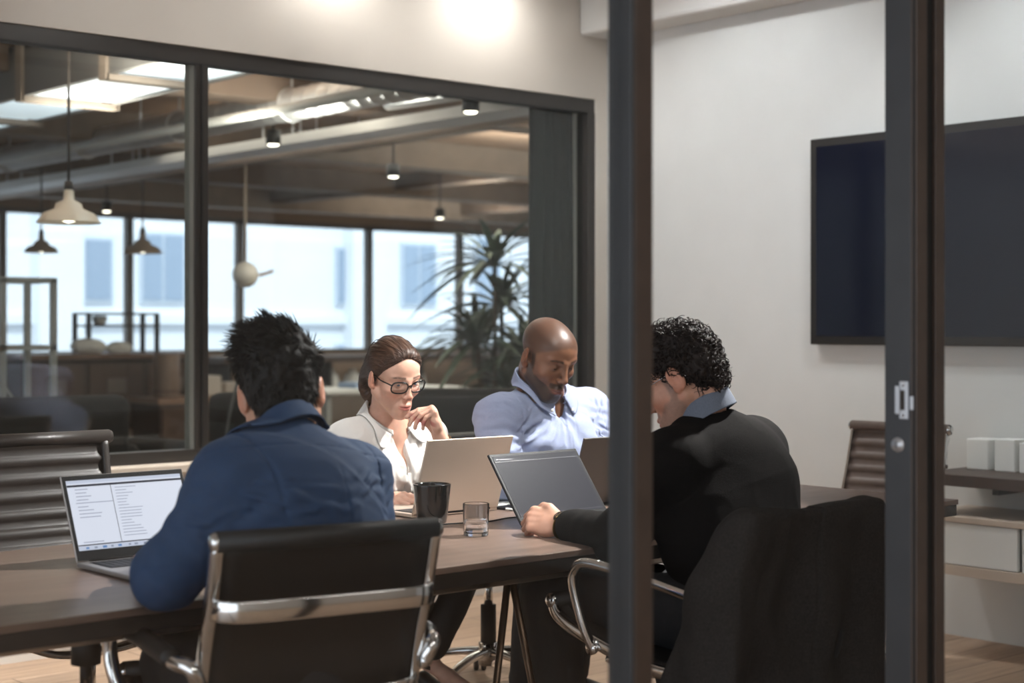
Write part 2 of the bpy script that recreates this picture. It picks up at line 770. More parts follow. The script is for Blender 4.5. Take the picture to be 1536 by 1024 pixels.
def add_head(S, fem=0.0, lid=0.4, jaw=1.0, stub=0.0, ears=1.0):
    """head in its own frame: x to the person's right, y forward, z up; chin to crown about 0.23"""
    S.ell((0, -0.016, 0.043), (0.0745, 0.0965, 0.080), 0.02)
    S.ell((0, 0.030, 0.045), (0.062 - 0.003 * fem, 0.058, 0.056), 0.03)
    S.ell((0, 0.034, -0.022), (0.0585 - 0.003 * fem, 0.056, 0.074), 0.03)
    for sx in (-1, 1):
        S.cone((sx * 0.056, -0.008, -0.045), (sx * 0.017 * jaw, 0.066, -0.098), 0.020 - 0.002 * fem, 0.017 - 0.002 * fem, 0.03)
        S.ell((sx * 0.043, 0.056, -0.018), (0.022, 0.024, 0.020), 0.022)
        S.cone((sx * 0.046, 0.070, 0.031), (sx * 0.014, 0.086, 0.027), 0.0075 - 0.002 * fem, 0.008 - 0.003 * fem, 0.016)
    S.ell((0, 0.071, -0.100), (0.021 * jaw, 0.019, 0.017), 0.02)
    S.ell((0, 0.080, -0.066), (0.028, 0.018, 0.026), 0.02)
    for sx in (-1, 1):
        S.ell((sx * 0.0315, 0.093, 0.012), (0.0165, 0.0135, 0.0125), 0.012, 's')
        e = S.w((sx * 0.0315, 0.0735, 0.012))
        up = S.R @ unit((0, 0.55 * math.sin(lid) - 0.25, 1))
        S.ball((sx * 0.0315, 0.0735, 0.012), 0.0137, 0.006)
        # the slit between the lids
        z = 0.0085 - 0.0015
        S.ell((sx * 0.0315, 0.089, 0.0125 - 0.006 * lid), (0.0118, 0.006, 0.0052 * (1 - lid) + 0.0006), 0.0015, 's')
    S.cone((0, 0.088, 0.024), (0, 0.108 - 0.003 * fem, -0.020), 0.0070, 0.0098 - 0.0012 * fem, 0.012)
    S.ball((0, 0.110 - 0.003 * fem, -0.024), 0.0100 - 0.0016 * fem, 0.007)
    for sx in (-1, 1):
        S.ell((sx * (0.0125 - 0.0015 * fem), 0.0995, -0.0285), (0.0075 - 0.001 * fem, 0.0095, 0.0072), 0.006)
        S.ball((sx * 0.0062, 0.106, -0.0345), 0.0032, 0.003, 's')
    w = 0.0235 - 0.002 * fem
    S.chain([(-w, 0.0850, -0.0645), (-0.009, 0.0960, -0.0600), (0, 0.0970, -0.0612), (0.009, 0.0960, -0.0600), (w, 0.0850, -0.0645)],
            [0.0035, 0.0056, 0.0052, 0.0056, 0.0035], 0.006)
    S.chain([(-w, 0.0840, -0.0670), (-0.008, 0.0945, -0.0725), (0.008, 0.0945, -0.0725), (w, 0.0840, -0.0670)],
            [0.0035, 0.0066, 0.0066, 0.0035], 0.006)
    S.chain([(-w, 0.0890, -0.0658), (-0.009, 0.1025, -0.0660), (0.009, 0.1025, -0.0660), (w, 0.0890, -0.0658)],
            [0.0008, 0.0014, 0.0014, 0.0008], 0.003, 's')
    for sx in (-1, 1):
        if ears:
            Q = np.array(Matrix.Rotation(sx * -0.42, 3, 'Z') @ Matrix.Rotation(-0.18, 3, 'X'))
            c = np.array((sx * 0.079, -0.016, -0.002))
            S.ell(c, (0.0085, 0.0195, 0.0315), 0.006, rot=Q)
            S.ell(c + np.array((sx * -0.004, 0.008, -0.022)), (0.008, 0.011, 0.013), 0.006, rot=Q)
            S.ell(c + np.array((sx * 0.0085, 0.003, 0.003)), (0.0065, 0.0115, 0.0205), 0.004, 's', rot=Q)
            S.ell(c + np.array((sx * 0.0015, 0.013, -0.003)), (0.006, 0.005, 0.009), 0.004, rot=Q)


def head_tone(R, o, s, skin, lip, brow, beard=None, scalp=None, blush=0.12, brow_z=0.0345, beard_f=None, excl=()):
    skin, lip, brow = (np.array(lin(c)[:3]) for c in (skin, lip, brow))
    beard = None if beard is None else np.array(lin(beard)[:3])
    scalp = None if scalp is None else np.array(lin(scalp)[:3])

    def ss(a, b, x):
        t = np.clip((x - a) / (b - a), 0, 1)
        return t * t * (3 - 2 * t)

    def f(v):
        q = (v - o) @ R / s
        x, y, z = np.abs(q[:, 0]), q[:, 1], q[:, 2]
        c = np.tile(skin, (len(v), 1))

        def mixin(col, m):
            nonlocal c
            c = c * (1 - m[:, None]) + col * m[:, None]
        near = (np.linalg.norm(q, axis=1) < 0.16) * 1.0
        for ec, er in excl:
            near = near * (np.linalg.norm(v - ec, axis=1) > er)
        b = np.exp(-((x - 0.045) / 0.02) ** 2 - ((z + 0.03) / 0.022) ** 2) * (y > 0.03) + 0.7 * np.exp(-(x / 0.012) ** 2 - ((z + 0.024) / 0.012) ** 2) * (y > 0.09)
        mixin(skin * np.array([1.1, 0.72, 0.68]), blush * 4 * b * near)
        ear = ss(0.072, 0.079, x) * near
        mixin(skin * np.array([1.08, 0.76, 0.7]), 0.45 * ear)
        if scalp is not None:
            hl = 0.060 + 0.25 * np.maximum(x - 0.045, 0)
            m = ss(-0.006, 0.010, z + 0.62 * (0.066 - y) - 0.066 + 0.12 * x) * (1 - ss(0.070, 0.08, x) * (z < 0.03)) * near
            m = np.where(z < -0.03, np.where((y < -0.055) & (z > -0.055), 1, 0) * near, m)
            mixin(scalp, 0.93 * m * (0.85 + 0.15 * vnoise(v, 260)))
        if beard is not None:
            line = -0.034 - 0.55 * np.maximum(y - 0.045, 0) + 0.9 * np.maximum(0.03 - y, 0)
            m = ss(0.0, 0.010, line - z) * (1 - ss(0.071, 0.075, x)) * ss(-0.010, 0.004, y) * ss(-0.135, -0.122, z) * near
            side = ss(0.050, 0.058, x) * (1 - ss(0.071, 0.074, x)) * ss(0.000, 0.006, y) * (1 - ss(0.018, 0.026, y)) * (1 - ss(0.02, 0.04, z)) * near
            mus = ss(0.034, 0.028, x) * ss(-0.0625, -0.058, z) * ss(-0.040, -0.045, z) * (y > 0.07)
            lipm = np.exp(-(x / 0.024) ** 4 - ((z + 0.066) / 0.0085) ** 4) * (y > 0.07)
            m = np.clip(np.maximum(np.maximum(m, side), mus), 0, 1) * (1 - lipm)
            if beard_f is not None:
                m = m * beard_f
            mixin(beard, m * np.clip(0.86 + 0.16 * vnoise(v, 420), 0, 1))
        lm = np.exp(-(x / 0.0235) ** 6 - ((z + 0.0662) / (0.0108 - 0.18 * np.minimum(x, 0.03))) ** 6) * (y > 0.075)
        mixin(lip, 0.85 * lm)
        zz = brow_z + 0.08 * np.minimum(x - 0.012, 0.026) - 0.22 * np.maximum(x - 0.038, 0)
        bm = np.exp(-((z - zz) / (0.0042 - 0.04 * np.maximum(x - 0.02, 0))) ** 4) * ss(0.010, 0.016, x) * (1 - ss(0.050, 0.058, x)) * (y > 0.04)
        mixin(brow, np.clip(bm * (0.8 + 0.3 * vnoise(v, 500)), 0, 1))
        return np.clip(c, 0, 1)
    return f


FING = {'i': (0.029, 0.088, 0.042, 0.025, 0.021, 0.0088), 'm': (0.0095, 0.092, 0.046, 0.029, 0.022, 0.0090),
        'r': (-0.0095, 0.088, 0.042, 0.027, 0.021, 0.0085), 'p': (-0.0275, 0.080, 0.032, 0.020, 0.019, 0.0074)}


def add_hand(S, wrist, y, z, left, curls, thumb, size=1.0, spread=0.06, wr=(0.027, 0.019)):
    """y: wrist to knuckles, z: out of the back of the hand; curls: bend of the three joints of each finger"""
    y = unit(y)
    z = unit(np.array(z, float) - y * (np.array(z, float) @ y))
    x = np.cross(y, z) if left else np.cross(z, y)
    R = np.stack([x, y, z], 1)
    S.setf(R, wrist, size)
    S.slab((0, -0.02, 0), (0.0, 0.045, 0), (wr[0], wr[1]), (0.037, 0.0155), (1, 0, 0), 0.012, pw=2.3)
    S.slab((0, 0.035, 0), (0.0, 0.080, 0.001), (0.037, 0.0155), (0.040, 0.0120), (1, 0, 0), 0.012, pw=2.6)
    S.ell((0.022, 0.032, -0.009), (0.016, 0.028, 0.013), 0.012)
    S.ell((-0.024, 0.040, -0.009), (0.013, 0.030, 0.011), 0.012)
    nails = []
    for k, nm in enumerate('imrp'):
        bx, by, l1, l2, l3, r = FING[nm]
        c1, c2, c3 = curls[k]
        a0 = -bx * spread * 40 * 0.4
        d = np.array([math.sin(-a0 * 0.5), math.cos(a0 * 0.5), 0])
        p = np.array([bx, by, 0.001])
        ax = np.array([1.0, 0, 0])
        S.cone((bx * 0.85, by - 0.03, 0.002), p, r * 0.9, r * 1.12, 0.010)
        ang = 0
        kk = 0.0035
        for li, ci, ra, rb in ((l1, c1, r * 1.06, r), (l2, c2, r, r * 0.92), (l3, c3, r * 0.92, r * 0.76)):
            ang += ci
            dd = np.array([d[0] * math.cos(ang), d[1] * math.cos(ang), -math.sin(ang)])
            q = p + dd * li
            S.cone(p, q, ra, rb, kk)
            kk = 0.003
            p = q
        n = np.array([d[0] * math.sin(ang), d[1] * math.sin(ang), math.cos(ang)])
        nails.append((S.w(p + n * r * 0.55 - dd * 0.003), R @ dd, R @ n, r))
    pts = [np.array(t, float) for t in thumb]
    S.cone((0.012, 0.012, -0.004), pts[0], 0.015, 0.0135, 0.012)
    S.cone(pts[0], pts[1], 0.0135, 0.0108, 0.006)
    S.cone(pts[1], pts[2], 0.0108, 0.0088, 0.004)
    S.setf()
    return R


def wrinkles(A, f, sc=(1, 1, 1), seed=0.0, big=0.0, fb=7.0, sharp=2.0, mask=None):
    sc = np.array(sc, float)

    def g(p):
        q = p * sc + seed
        w = 0.035 * np.stack([vnoise(q + 3.1, f * 0.6), vnoise(q + 7.7, f * 0.6), vnoise(q + 1.9, f * 0.6)], -1)
        n = vnoise(q + w, f)
        n2 = vnoise(q * 1.1 + w * 1.3 + 9.2, f * 1.9)
        r = A * ((1 - np.abs(n)) ** sharp - 0.45) + 0.4 * A * ((1 - np.abs(n2)) ** (sharp + 1) - 0.4)
        if big:
            r = r + big * vnoise(q * 0.9 + 4.4, fb)
        if mask is not None:
            r = r * mask(p)
        return r
    return g


def ringfold(c, axis, lam, sig, A, ph=0.0, seed=0.0):
    c = np.array(c, float)
    axis = unit(axis)

    def g(p):
        q = p - c
        t = q @ axis + 0.012 * vnoise(p + seed, 22)
        return A * np.sin(2 * PI * t / lam + ph) * np.exp(-(np.sum(q * q, -1) / (sig * sig)))
    return g


def groove(c, n, w, A, mask=None):
    c = np.array(c, float)
    n = unit(n)

    def g(p):
        r = -A * np.exp(-(((p - c) @ n) / w) ** 2)
        return r if mask is None else r * mask(p)
    return g


def creases(segs):
    """crisp pulled folds: (a, b, width, height) each"""
    segs = [(np.array(a, float), np.array(b, float), w, A) for a, b, w, A in segs]

    def g(p):
        r = np.zeros(p.shape[:-1])
        cen = p.reshape(-1, 3).mean(0)
        for a, b, w, A in segs:
            ab = b - a
            if np.linalg.norm((a + b) / 2 - cen) > np.linalg.norm(ab) / 2 + 0.12 and len(p.reshape(-1, 3)) < 5000:
                continue
            q = p - a
            t = np.clip(q @ ab / (ab @ ab), 0, 1)
            d = np.linalg.norm(q - t[..., None] * ab, axis=-1)
            e = A * np.sin(PI * np.clip(t * 0.94 + 0.03, 0, 1)) ** 0.5
            r = r + e * (np.exp(-(d / w) ** 2) - 0.45 * np.exp(-((d - 2.0 * w) / w) ** 2))
        return 0.0055 * np.tanh(r / 0.0055)
    return g


def rand_creases(n, c, R, spread, length, dirn, w, A, seed, surf=None, front=None):
    """a fan of folds round point c running roughly along dirn"""
    rr = np.random.RandomState(seed)
    out = []
    for _ in range(n):
        o = np.array(c) + R @ (rr.uniform(-1, 1, 3) * spread)
        d = unit(np.array(dirn) + R @ (rr.randn(3) * 0.28))
        L = length * rr.uniform(0.5, 1.2)
        a, b = o - d * L / 2, o + d * L / 2
        if surf is not None:
            a, b = surf_pt(surf, a, front), surf_pt(surf, b, front)
        out.append((a, b, w * rr.uniform(0.7, 1.3), A * rr.uniform(0.6, 1.3)))
    return out


def addf(*fs):
    return lambda p: sum(f(p) for f in fs)


def torso(S, J, d=0.0, chest=(0.165, 0.115), waist=(0.15, 0.105), hip=(0.165, 0.115), side=None, nr=0.055, shr=0.060):
    side = unit(J['shR'] - J['shL']) if side is None else side
    S.slab(J['pelvis'], J['waist'], (hip[0] + d, hip[1] + d), (waist[0] + d, waist[1] + d), side, 0.04, pw=2.3)
    S.slab(J['waist'], J['chest'], (waist[0] + d, waist[1] + d), (chest[0] + d, chest[1] + d), side, 0.06, pw=2.3)
    up = unit(J['neck'] - J['chest'])
    m = (J['shL'] + J['shR']) / 2
    S.slab(J['chest'], m - up * 0.03, (chest[0] + d, chest[1] + d), (chest[0] * 0.93 + d, chest[1] * 0.72 + d), side, 0.06, pw=2.3)
    for q in ('shL', 'shR'):
        S.cone(J['neck'] - up * 0.03, J[q], nr + d, shr - 0.008 + d, 0.06)
        S.ball(J[q], shr + d, 0.05)


def arm(S, sh, el, wr, r=(0.056, 0.045, 0.043, 0.030), d=0.0, k=0.03):
    S.cone(sh, el, r[0] + d, r[1] + d, k)
    S.cone(el, wr, r[2] + d, r[3] + d, k)


def collar(name, c, R, rx, ry, m, parent, off, stand=0.034, leaf=0.050, point=0.075, gap=0.28, flare=0.014, front_drop=0.03,
           thick=0.003, spread_=0.0, label=None, cloth=None, gapc=0.003):
    """shirt collar: a standing band that folds over into a leaf with two points"""
    c = np.array(c, float)

    def f(u, v):
        a = gap + (2 * PI - 2 * gap) * u
        fr = 0.5 + 0.5 * math.cos(a)
        fr = fr ** 1.5
        h = stand * (1 - 0.25 * fr)
        zb = -front_drop * fr
        sx, sy = math.sin(a), math.cos(a)
        tip = max(0.0, 1 - min(u, 1 - u) / 0.16)
        L = leaf + (point - leaf) * tip ** 1.4
        if v < 0.36:
            t = v / 0.36
            r = 1.0
            z = zb + h * t
            e = -0.002 * t
        elif v < 0.46:
            t = (v - 0.36) / 0.10
            z = zb + h + 0.003 * math.sin(PI * t)
            e = 0.001 + 0.007 * t
        else:
            t = (v - 0.46) / 0.54
            z = zb + h - L * t * (0.94 - 0.2 * tip)
            e = 0.008 + flare * t + 0.012 * tip * t
        x = (rx + e) * sx
        y = (ry + e) * sy
        sg = 1 if sx > 0 else -1
        if v > 0.46:
            x += sg * tip * t * (0.010 + spread_)
        return c + R @ np.array([x, y, z])
    pts = np.array([[f(i / 64, j / 26) for j in range(27)] for i in range(65)])
    if cloth is not None:
        vv = np.linspace(0, 1, 27)[None, :]
        for _ in range(6):
            d = cloth.ev(pts)
            g = np.stack([(cloth.ev(pts + e) - cloth.ev(pts - e)) / 0.004 for e in 0.002 * np.eye(3)], -1)
            g /= np.linalg.norm(g, axis=-1, keepdims=True) + 1e-9
            push = np.clip(gapc + thick + 0.004 * (vv > 0.5) - d, 0, 0.02) * np.clip((vv - 0.05) / 0.2, 0, 1)
            pts = pts + g * push[..., None]
    mb = MB()
    mb.grid(lambda u, v: pts[int(round(u * 64)), int(round(v * 26))], 64, 26, True, thick)
    o = mb.build(name, m, parent, off=off)
    return setp(o, label)


def strands_obj(name, paths, r, m, parent, off, taper=True):
    """many thin locks; paths is (n, k, 3)"""
    paths = np.asarray(paths, float)
    n, k, _ = paths.shape
    T = np.gradient(paths, axis=1)
    T /= np.linalg.norm(T, axis=2, keepdims=True) + 1e-9
    ref = np.array([0.31, 0.52, 0.79])
    N = np.cross(T, ref)
    N /= np.linalg.norm(N, axis=2, keepdims=True) + 1e-9
    B = np.cross(T, N)
    tt = np.linspace(0, 1, k)
    rad = (r if np.ndim(r) else np.full(n, r))[:, None] * (np.sqrt(np.clip(1.02 - tt ** 1.6, 0.02, 1)) if taper else np.ones(k))[None]
    V = []
    for j in range(4):
        a = 2 * PI * j / 4
        V.append(paths + rad[..., None] * (math.cos(a) * N + math.sin(a) * B))
    V = np.stack(V, 2).reshape(-1, 3) - np.array(off)
    i0 = np.arange(n)[:, None, None] * k * 4
    s0 = np.arange(k - 1)[None, :, None] * 4
    j = np.arange(4)[None, None, :]
    a = i0 + s0 + j
    b = i0 + s0 + (j + 1) % 4
    F = np.stack([a, b, b + 4, a + 4], -1).reshape(-1, 4)
    me = bpy.data.meshes.new(name)
    me.vertices.add(len(V))
    me.vertices.foreach_set('co', V.astype(np.float32).ravel())
    me.loops.add(len(F) * 4)
    me.loops.foreach_set('vertex_index', F.astype(np.int32).ravel())
    me.polygons.add(len(F))
    me.polygons.foreach_set('loop_start', (np.arange(len(F)) * 4).astype(np.int32))
    me.polygons.foreach_set('use_smooth', np.ones(len(F), bool))
    me.update(calc_edges=True)
    me.materials.append(m)
    o = bpy.data.objects.new(name, me)
    COL.objects.link(o)
    o.parent = parent
    return o


def join_into(a, b):
    """merge mesh object b into a (both share one frame)"""
    bm = bmesh.new()
    bm.from_mesh(a.data)
    bm.from_mesh(b.data)
    bm.to_mesh(a.data)
    bm.free()
    bpy.data.objects.remove(b)
    return a


def shell_radius(S, c, dirs, rmax=0.2):
    """distance from c to the surface of S along each direction"""
    lo = np.zeros(dirs.shape[:-1])
    hi = np.full(dirs.shape[:-1], rmax)
    for _ in range(22):
        md = (lo + hi) / 2
        ins = S.ev(c + dirs * md[..., None]) < 0
        lo = np.where(ins, md, lo)
        hi = np.where(ins, hi, md)
    return lo


def glasses(name, R, o, s, m, parent, off, w=0.0265, h=0.019, y=0.104, z=0.008, thick=0.0019, sep=0.0335, metal=False, glass=None):
    mb = MB()

    def W(p):
        return o + R @ (np.array(p) * s)
    rim = [(w * math.copysign(abs(math.cos(t)) ** 0.72, math.cos(t)), h * math.copysign(abs(math.sin(t)) ** 0.78, math.sin(t))) for t in np.linspace(0, 2 * PI, 45)[:-1]]
    for sx in (-1, 1):
        pts = []
        for a, b in rim:
            xx = sx * sep + a
            pts.append(W((xx, y - 0.9 * max(abs(xx) - 0.012, 0) ** 1.5 - 0.003 * (1 - b / h), z + b + 0.03 * (a * sx) * (1 + b / h))))
        mb.tube(pts, thick * s, 8, closed=True)
        e = (sx * (sep + w), y - 0.9 * (sep + w - 0.012) ** 1.5, z + 0.008)
        mb.tube([W(q) for q in spline([e, (sx * 0.071, y - 0.028, z + 0.010), (sx * 0.0775, 0.045, z + 0.009), (sx * 0.0785, -0.005, z + 0.010),
                                       (sx * 0.0775, -0.025, z + 0.004), (sx * 0.0755, -0.042, z - 0.016)], 5)], thick * 0.95 * s, 8)
    mb.tube([W(q) for q in spline([(-(sep - w), y - 0.0005, z + 0.004), (0, y + 0.003, z + 0.009), (sep - w, y - 0.0005, z + 0.004)], 6)], thick * s, 8)
    g = mb.build(name, m, parent, off=off)
    if glass is not None:
        for sx in (-1, 1):
            lb = MB()
            ps = [W((sx * sep + a * 0.97, y - 0.9 * max(abs(sx * sep + a) - 0.012, 0) ** 1.5 - 0.003 * (1 - b / h), z + b * 0.97 + 0.03 * (a * sx) * (1 + b / h))) for a, b in rim]
            cen = sum(ps) / len(ps)
            ps2 = [p + R[:, 1] * 0.001 for p in ps]
            n = len(ps)
            lb.add(ps + ps2, [tuple(range(n))[::-1], tuple(range(n, 2 * n))] + [(i, (i + 1) % n, n + (i + 1) % n, n + i) for i in range(n)])
            l = lb.build('lens', glass, g)
            l.data.transform(Matrix.Translation(-Vector(off)))
    return g


def eyes(R, o, s, parent, off, m_white, m_iris, gaze=(0, 0)):
    for sx in (-1, 1):
        c = o + R @ (np.array((sx * 0.0315, 0.0735, 0.012)) * s)
        mb = MB()
        g = R @ unit((math.sin(gaze[0]), math.cos(gaze[0]), math.sin(gaze[1])))
        Q = frame(g, R[:, 2])
        M = Matrix(np.stack([Q[:, 0], Q[:, 2] * -1, Q[:, 1]], 1).tolist()).to_4x4()
        r = 0.0127 * s
        prof = [(r * math.sin(t), r * math.cos(t)) for t in np.linspace(0, PI, 15)]
        iri = [q for q in prof if q[0] <= r * 0.47 and q[1] > 0]
        mb.lathe(prof, tuple(c), 20, M)
        mb.slot = 1
        mb.lathe([(0.0001, r * 1.02), (r * 0.25, r * 0.985), (r * 0.46, r * 0.905)], tuple(c), 20, M)
        mb.build('eye', [m_white, m_iris], parent, off=off)


def shoe(S, heel, toe, w=0.042, h=0.05):
    heel, toe = np.array(heel, float), np.array(toe, float)
    f = unit(toe - heel)
    sd = unit(np.cross(f, (0, 0, 1)))
    S.slab(heel + f * 0.03, toe - f * 0.05, (w * 0.8, h * 0.9), (w, h * 0.55), sd, 0.03, pw=2.4)
    S.ell(toe - f * 0.05 - np.array((0, 0, h * 0.25)), (w, w, h * 0.5), 0.03)
    S.cone(heel + f * 0.035, heel + f * 0.035 + np.array((0, 0, 0.06)), w * 0.85, w * 0.75, 0.02)
# ------------------------------------------------------------------ the four people
M_skin = mat_attr('skin', rough=0.48, bump=0.12, bscale=500, sss=0.08)
M_skin_dark = mat_attr('dark_skin', rough=0.42, bump=0.12, bscale=500, sss=0.04)
M_eyew = mat('eye_white', (225, 220, 215), 0.15)
M_iris = mat('iris', (40, 30, 24), 0.08)
M_white_sh = mat('white_silk', (218, 214, 209), 0.55, var=0.02, bump=0.1, bscale=300, sheen=0.2)
M_white_col = M_white_sh
M_blue_sh = mat('pale_blue_oxford', (142, 151, 178), 0.8, var=0.07, scale=240, bump=0.25, bscale=420)
M_navy_sh = mat('deep_blue_cotton', (30, 58, 92), 0.8, var=0.14, scale=160, bump=0.25, bscale=420)
M_black_kn = mat('black_wool', (24, 22, 21), 0.95, var=0.2, scale=300, bump=0.3, bscale=500, spec=0.15)
M_grey_col = mat('slate_cotton', (104, 112, 126), 0.85, var=0.08, scale=240, bump=0.2, bscale=420)
M_black_tr = mat('black_trousers', (26, 26, 28), 0.85, var=0.12, scale=120, bump=0.2, bscale=300)
M_grey_tr = mat('grey_trousers', (98, 92, 88), 0.85, var=0.12, scale=120, bump=0.2, bscale=300)
M_button = mat('shirt_button', (230, 228, 222), 0.3)
M_hair_b = mat('black_hair', (20, 17, 16), 0.6, var=0.3, scale=60, spec=0.25)
M_hair_br = mat('brown_hair', (70, 48, 36), 0.42, var=0.35, scale=60, spec=0.4)
M_hair_dk = mat('dark_curls', (40, 33, 30), 0.6, var=0.3, scale=60, spec=0.25)
M_blackpl = mat('black_acetate', (14, 13, 13), 0.22)
M_lens = mat_glass('lens_glass', (250, 252, 253), 1.0)
M_steel = mat('steel', (190, 190, 192), 0.22, 1.0)
M_gold = mat('worn_gold', (150, 120, 70), 0.3, 1.0)
M_shoe = mat('black_leather_shoe', (18, 17, 17), 0.4)
rs = np.random.RandomState(7)


def rnd_dirs(n):
    v = rs.randn(n, 3)
    return v / np.linalg.norm(v, axis=1, keepdims=True)


def buttons(pts, nrm, parent, off, r=0.0055):
    for p in pts:
        mb = MB()
        Q = frame(nrm)
        M = Matrix(np.stack([Q[:, 0], -Q[:, 2], Q[:, 1]], 1).tolist()).to_4x4()
        mb.lathe([(0.0001, -0.001), (r, -0.001), (r, 0.0012), (r * 0.7, 0.0018), (0.0001, 0.0012)], tuple(p), 14, M)
        setp(mb.build('button', M_button, parent, off=off))


def surf_pt(S, p, n):
    """slide from outside along -n until the cloth is met"""
    p = np.array(p, float) + unit(n) * 0.12
    for _ in range(80):
        d = float(S.ev(p[None])[0])
        if d < 0.0008:
            break
        p = p - unit(n) * min(d * 0.7, 0.01)
    return p


# ------------------------------------------------------------------ woman in the white shirt
def build_woman():
    ho = P(591, 567, 4.95)
    hs = 0.94
    HR = roll(frame(VW(0.55, -0.34, 0.76)), math.radians(3))
    J = dict(pelvis=np.array([3.08, 4.42, 0.60]), waist=np.array([3.08, 4.27, 0.77]), chest=P(578, 700, 5.08),
             neck=P(578, 629, 5.05), shL=P(638, 655, 5.19), shR=P(522, 666, 4.98))
    org = np.array([3.08, 4.42, 0.0])
    elR, wrR = P(506, 768, 4.93), P(572, 752, 4.93)
    elL, wrL = P(692, 738, 4.95), P(659, 652, 4.845)
    S = Solid()
    S.setf(HR, ho, hs)
    add_head(S, fem=1.0, lid=0.42)
    S.setf()
    nk = ho + HR @ (np.array((0, -0.030, -0.055)) * hs)
    S.cone(J['neck'] - np.array((0, 0, 0.035)), nk, 0.052, 0.047, 0.03)
    torso(S, J, -0.006, (0.135, 0.094), (0.112, 0.082), (0.150, 0.11))
    arm(S, J['shL'], elL, wrL, (0.040, 0.034, 0.036, 0.0235), k=0.02)
    arm(S, J['shR'], elR, wrR, (0.040, 0.034, 0.036, 0.0235), k=0.02)
    # the neck's tendons and collar bones
    add_hand(S, wrL, VW(-0.26, 0.95, 0.12), VW(0.84, 0.27, -0.17), True,
             [(1.42, 0.30, 0.20), (1.62, 0.45, 0.35), (1.72, 0.50, 0.40), (1.8, 0.6, 0.4)],
             [(0.036, 0.045, -0.022), (0.036, 0.068, -0.045), (0.028, 0.080, -0.066)], 0.93, spread=0.05, wr=(0.025, 0.0185))
    add_hand(S, wrR, VW(0.75, 0.12, 0.62), VW(-0.15, 0.85, 0.5), False,
             [(0.35, 0.5, 0.35), (0.4, 0.55, 0.35), (0.45, 0.6, 0.35), (0.5, 0.6, 0.35)],
             [(0.045, 0.05, -0.014), (0.055, 0.078, -0.022), (0.056, 0.10, -0.028)], 0.93, wr=(0.025, 0.0185))
    kn1, an1 = P(690, 850, 5.35), P(641, 985, 5.45)
    hipL, hipR = J['pelvis'] + np.array((0.085, -0.02, -0.03)), J['pelvis'] + np.array((-0.085, -0.02, -0.03))
    kn1 = np.array([3.36, 4.03, 0.575])
    an1 = P(643, 992, 5.35)
    kn2, an2 = np.array([3.16, 4.00, 0.575]), np.array([3.3, 4.42, 0.12])
    for h_, k_, a_ in ((hipL, kn1, an1), (hipR, kn2, an2)):
        S.chain([h_, k_, (k_ + a_) / 2, a_], [0.055, 0.042, 0.036, 0.027], 0.03)
        ft = unit(np.array((0.5, -0.75, 0)))
        S.chain([a_, a_ + ft * 0.07 + np.array((0, 0, -0.05)), a_ + ft * 0.15 + np.array((0, 0, -0.085))], [0.027, 0.026, 0.018], 0.02)
    skin = (214, 168, 146)
    tone = head_tone(HR, ho, hs, skin, (176, 98, 92), (62, 44, 36), blush=0.10, excl=[(wrL + VW(-0.02, 0.05, 0), 0.062), (wrL + VW(-0.05, 0.065, 0), 0.055)])
    root = solid_obj('person', S, 0.0022, M_skin, None, tone, org)
    setp(root, 'woman in white shirt and black glasses with her hand at her mouth', 'person')
    eyes(HR, ho, hs, root, org, M_eyew, mat('grey_iris', (74, 92, 110), 0.08), (0.18, -0.30))
    glasses('eyeglasses', HR, ho, hs, M_blackpl, root, org, w=0.0285, h=0.0205, glass=M_lens, thick=0.0026, sep=0.0345, z=0.006)
    # shirt
    C = Solid()
    torso(C, J, 0.012, (0.134, 0.094), (0.128, 0.10), (0.155, 0.118), nr=0.036, shr=0.052)
    side = unit(J['shR'] - J['shL'])
    front = unit(np.cross(side, J['neck'] - J['chest']))
    if front @ VW(0.5, 0, 0.8) < 0:
        front = -front
    for sx in (-1, 1):
        C.ell(J['chest'] + side * sx * 0.062 + front * 0.072 + np.array((0, 0, 0.0)), (0.058, 0.056, 0.060), 0.05)
    arm(C, J['shL'], elL, elL + (wrL - elL) * 0.66, (0.056, 0.050, 0.048, 0.043), 0.004, 0.03)
    arm(C, J['shR'], elR, elR + (wrR - elR) * 0.72, (0.056, 0.050, 0.048, 0.042), 0.004, 0.03)
    cu = elL + (wrL - elL) * 0.66
    C.half(cu, unit(wrL - elL), 0.004)  if False else None
    upv = unit(J['neck'] - J['chest'])
    B = Solid()
    B.ops = list(C.ops)
    B.cone(J['neck'] - np.array((0, 0, 0.035)), nk, 0.054, 0.049, 0.03)
    vb = surf_pt(C, J['chest'] + upv * 0.012, front)
    vt = J['neck'] + front * 0.050 + upv * 0.01
    C.cone(vb - front * 0.004, vt + upv * 0.01, 0.006, 0.034, 0.006, 's')
    C.cone(J['neck'] - upv * 0.015, nk + upv * 0.10, 0.050, 0.062, 0.006, 's')
    cr0 = np.stack([side, front, upv], 1)
    cs = rand_creases(7, J['chest'] + side * 0.075 + front * 0.05 + upv * 0.02, cr0, (0.035, 0, 0.05), 0.15, upv + 0.35 * side, 0.007, 0.0065, 3, C, front)
    cs += rand_creases(8, J['chest'] - side * 0.055 + front * 0.05, cr0, (0.04, 0, 0.06), 0.15, upv - 0.3 * side, 0.007, 0.0070, 4, C, front)
    cs += rand_creases(5, J['chest'] + front * 0.05 - upv * 0.07, cr0, (0.06, 0, 0.04), 0.12, upv * 0.8 + side * 0.4, 0.007, 0.0065, 9, C, front)
    cs += rand_creases(6, J['shR'] * 0.6 + elR * 0.4 + front * 0.05, cr0, (0.03, 0.01, 0.06), 0.13, unit(elR - J['shR']) + 0.3 * side, 0.007, 0.006, 5)
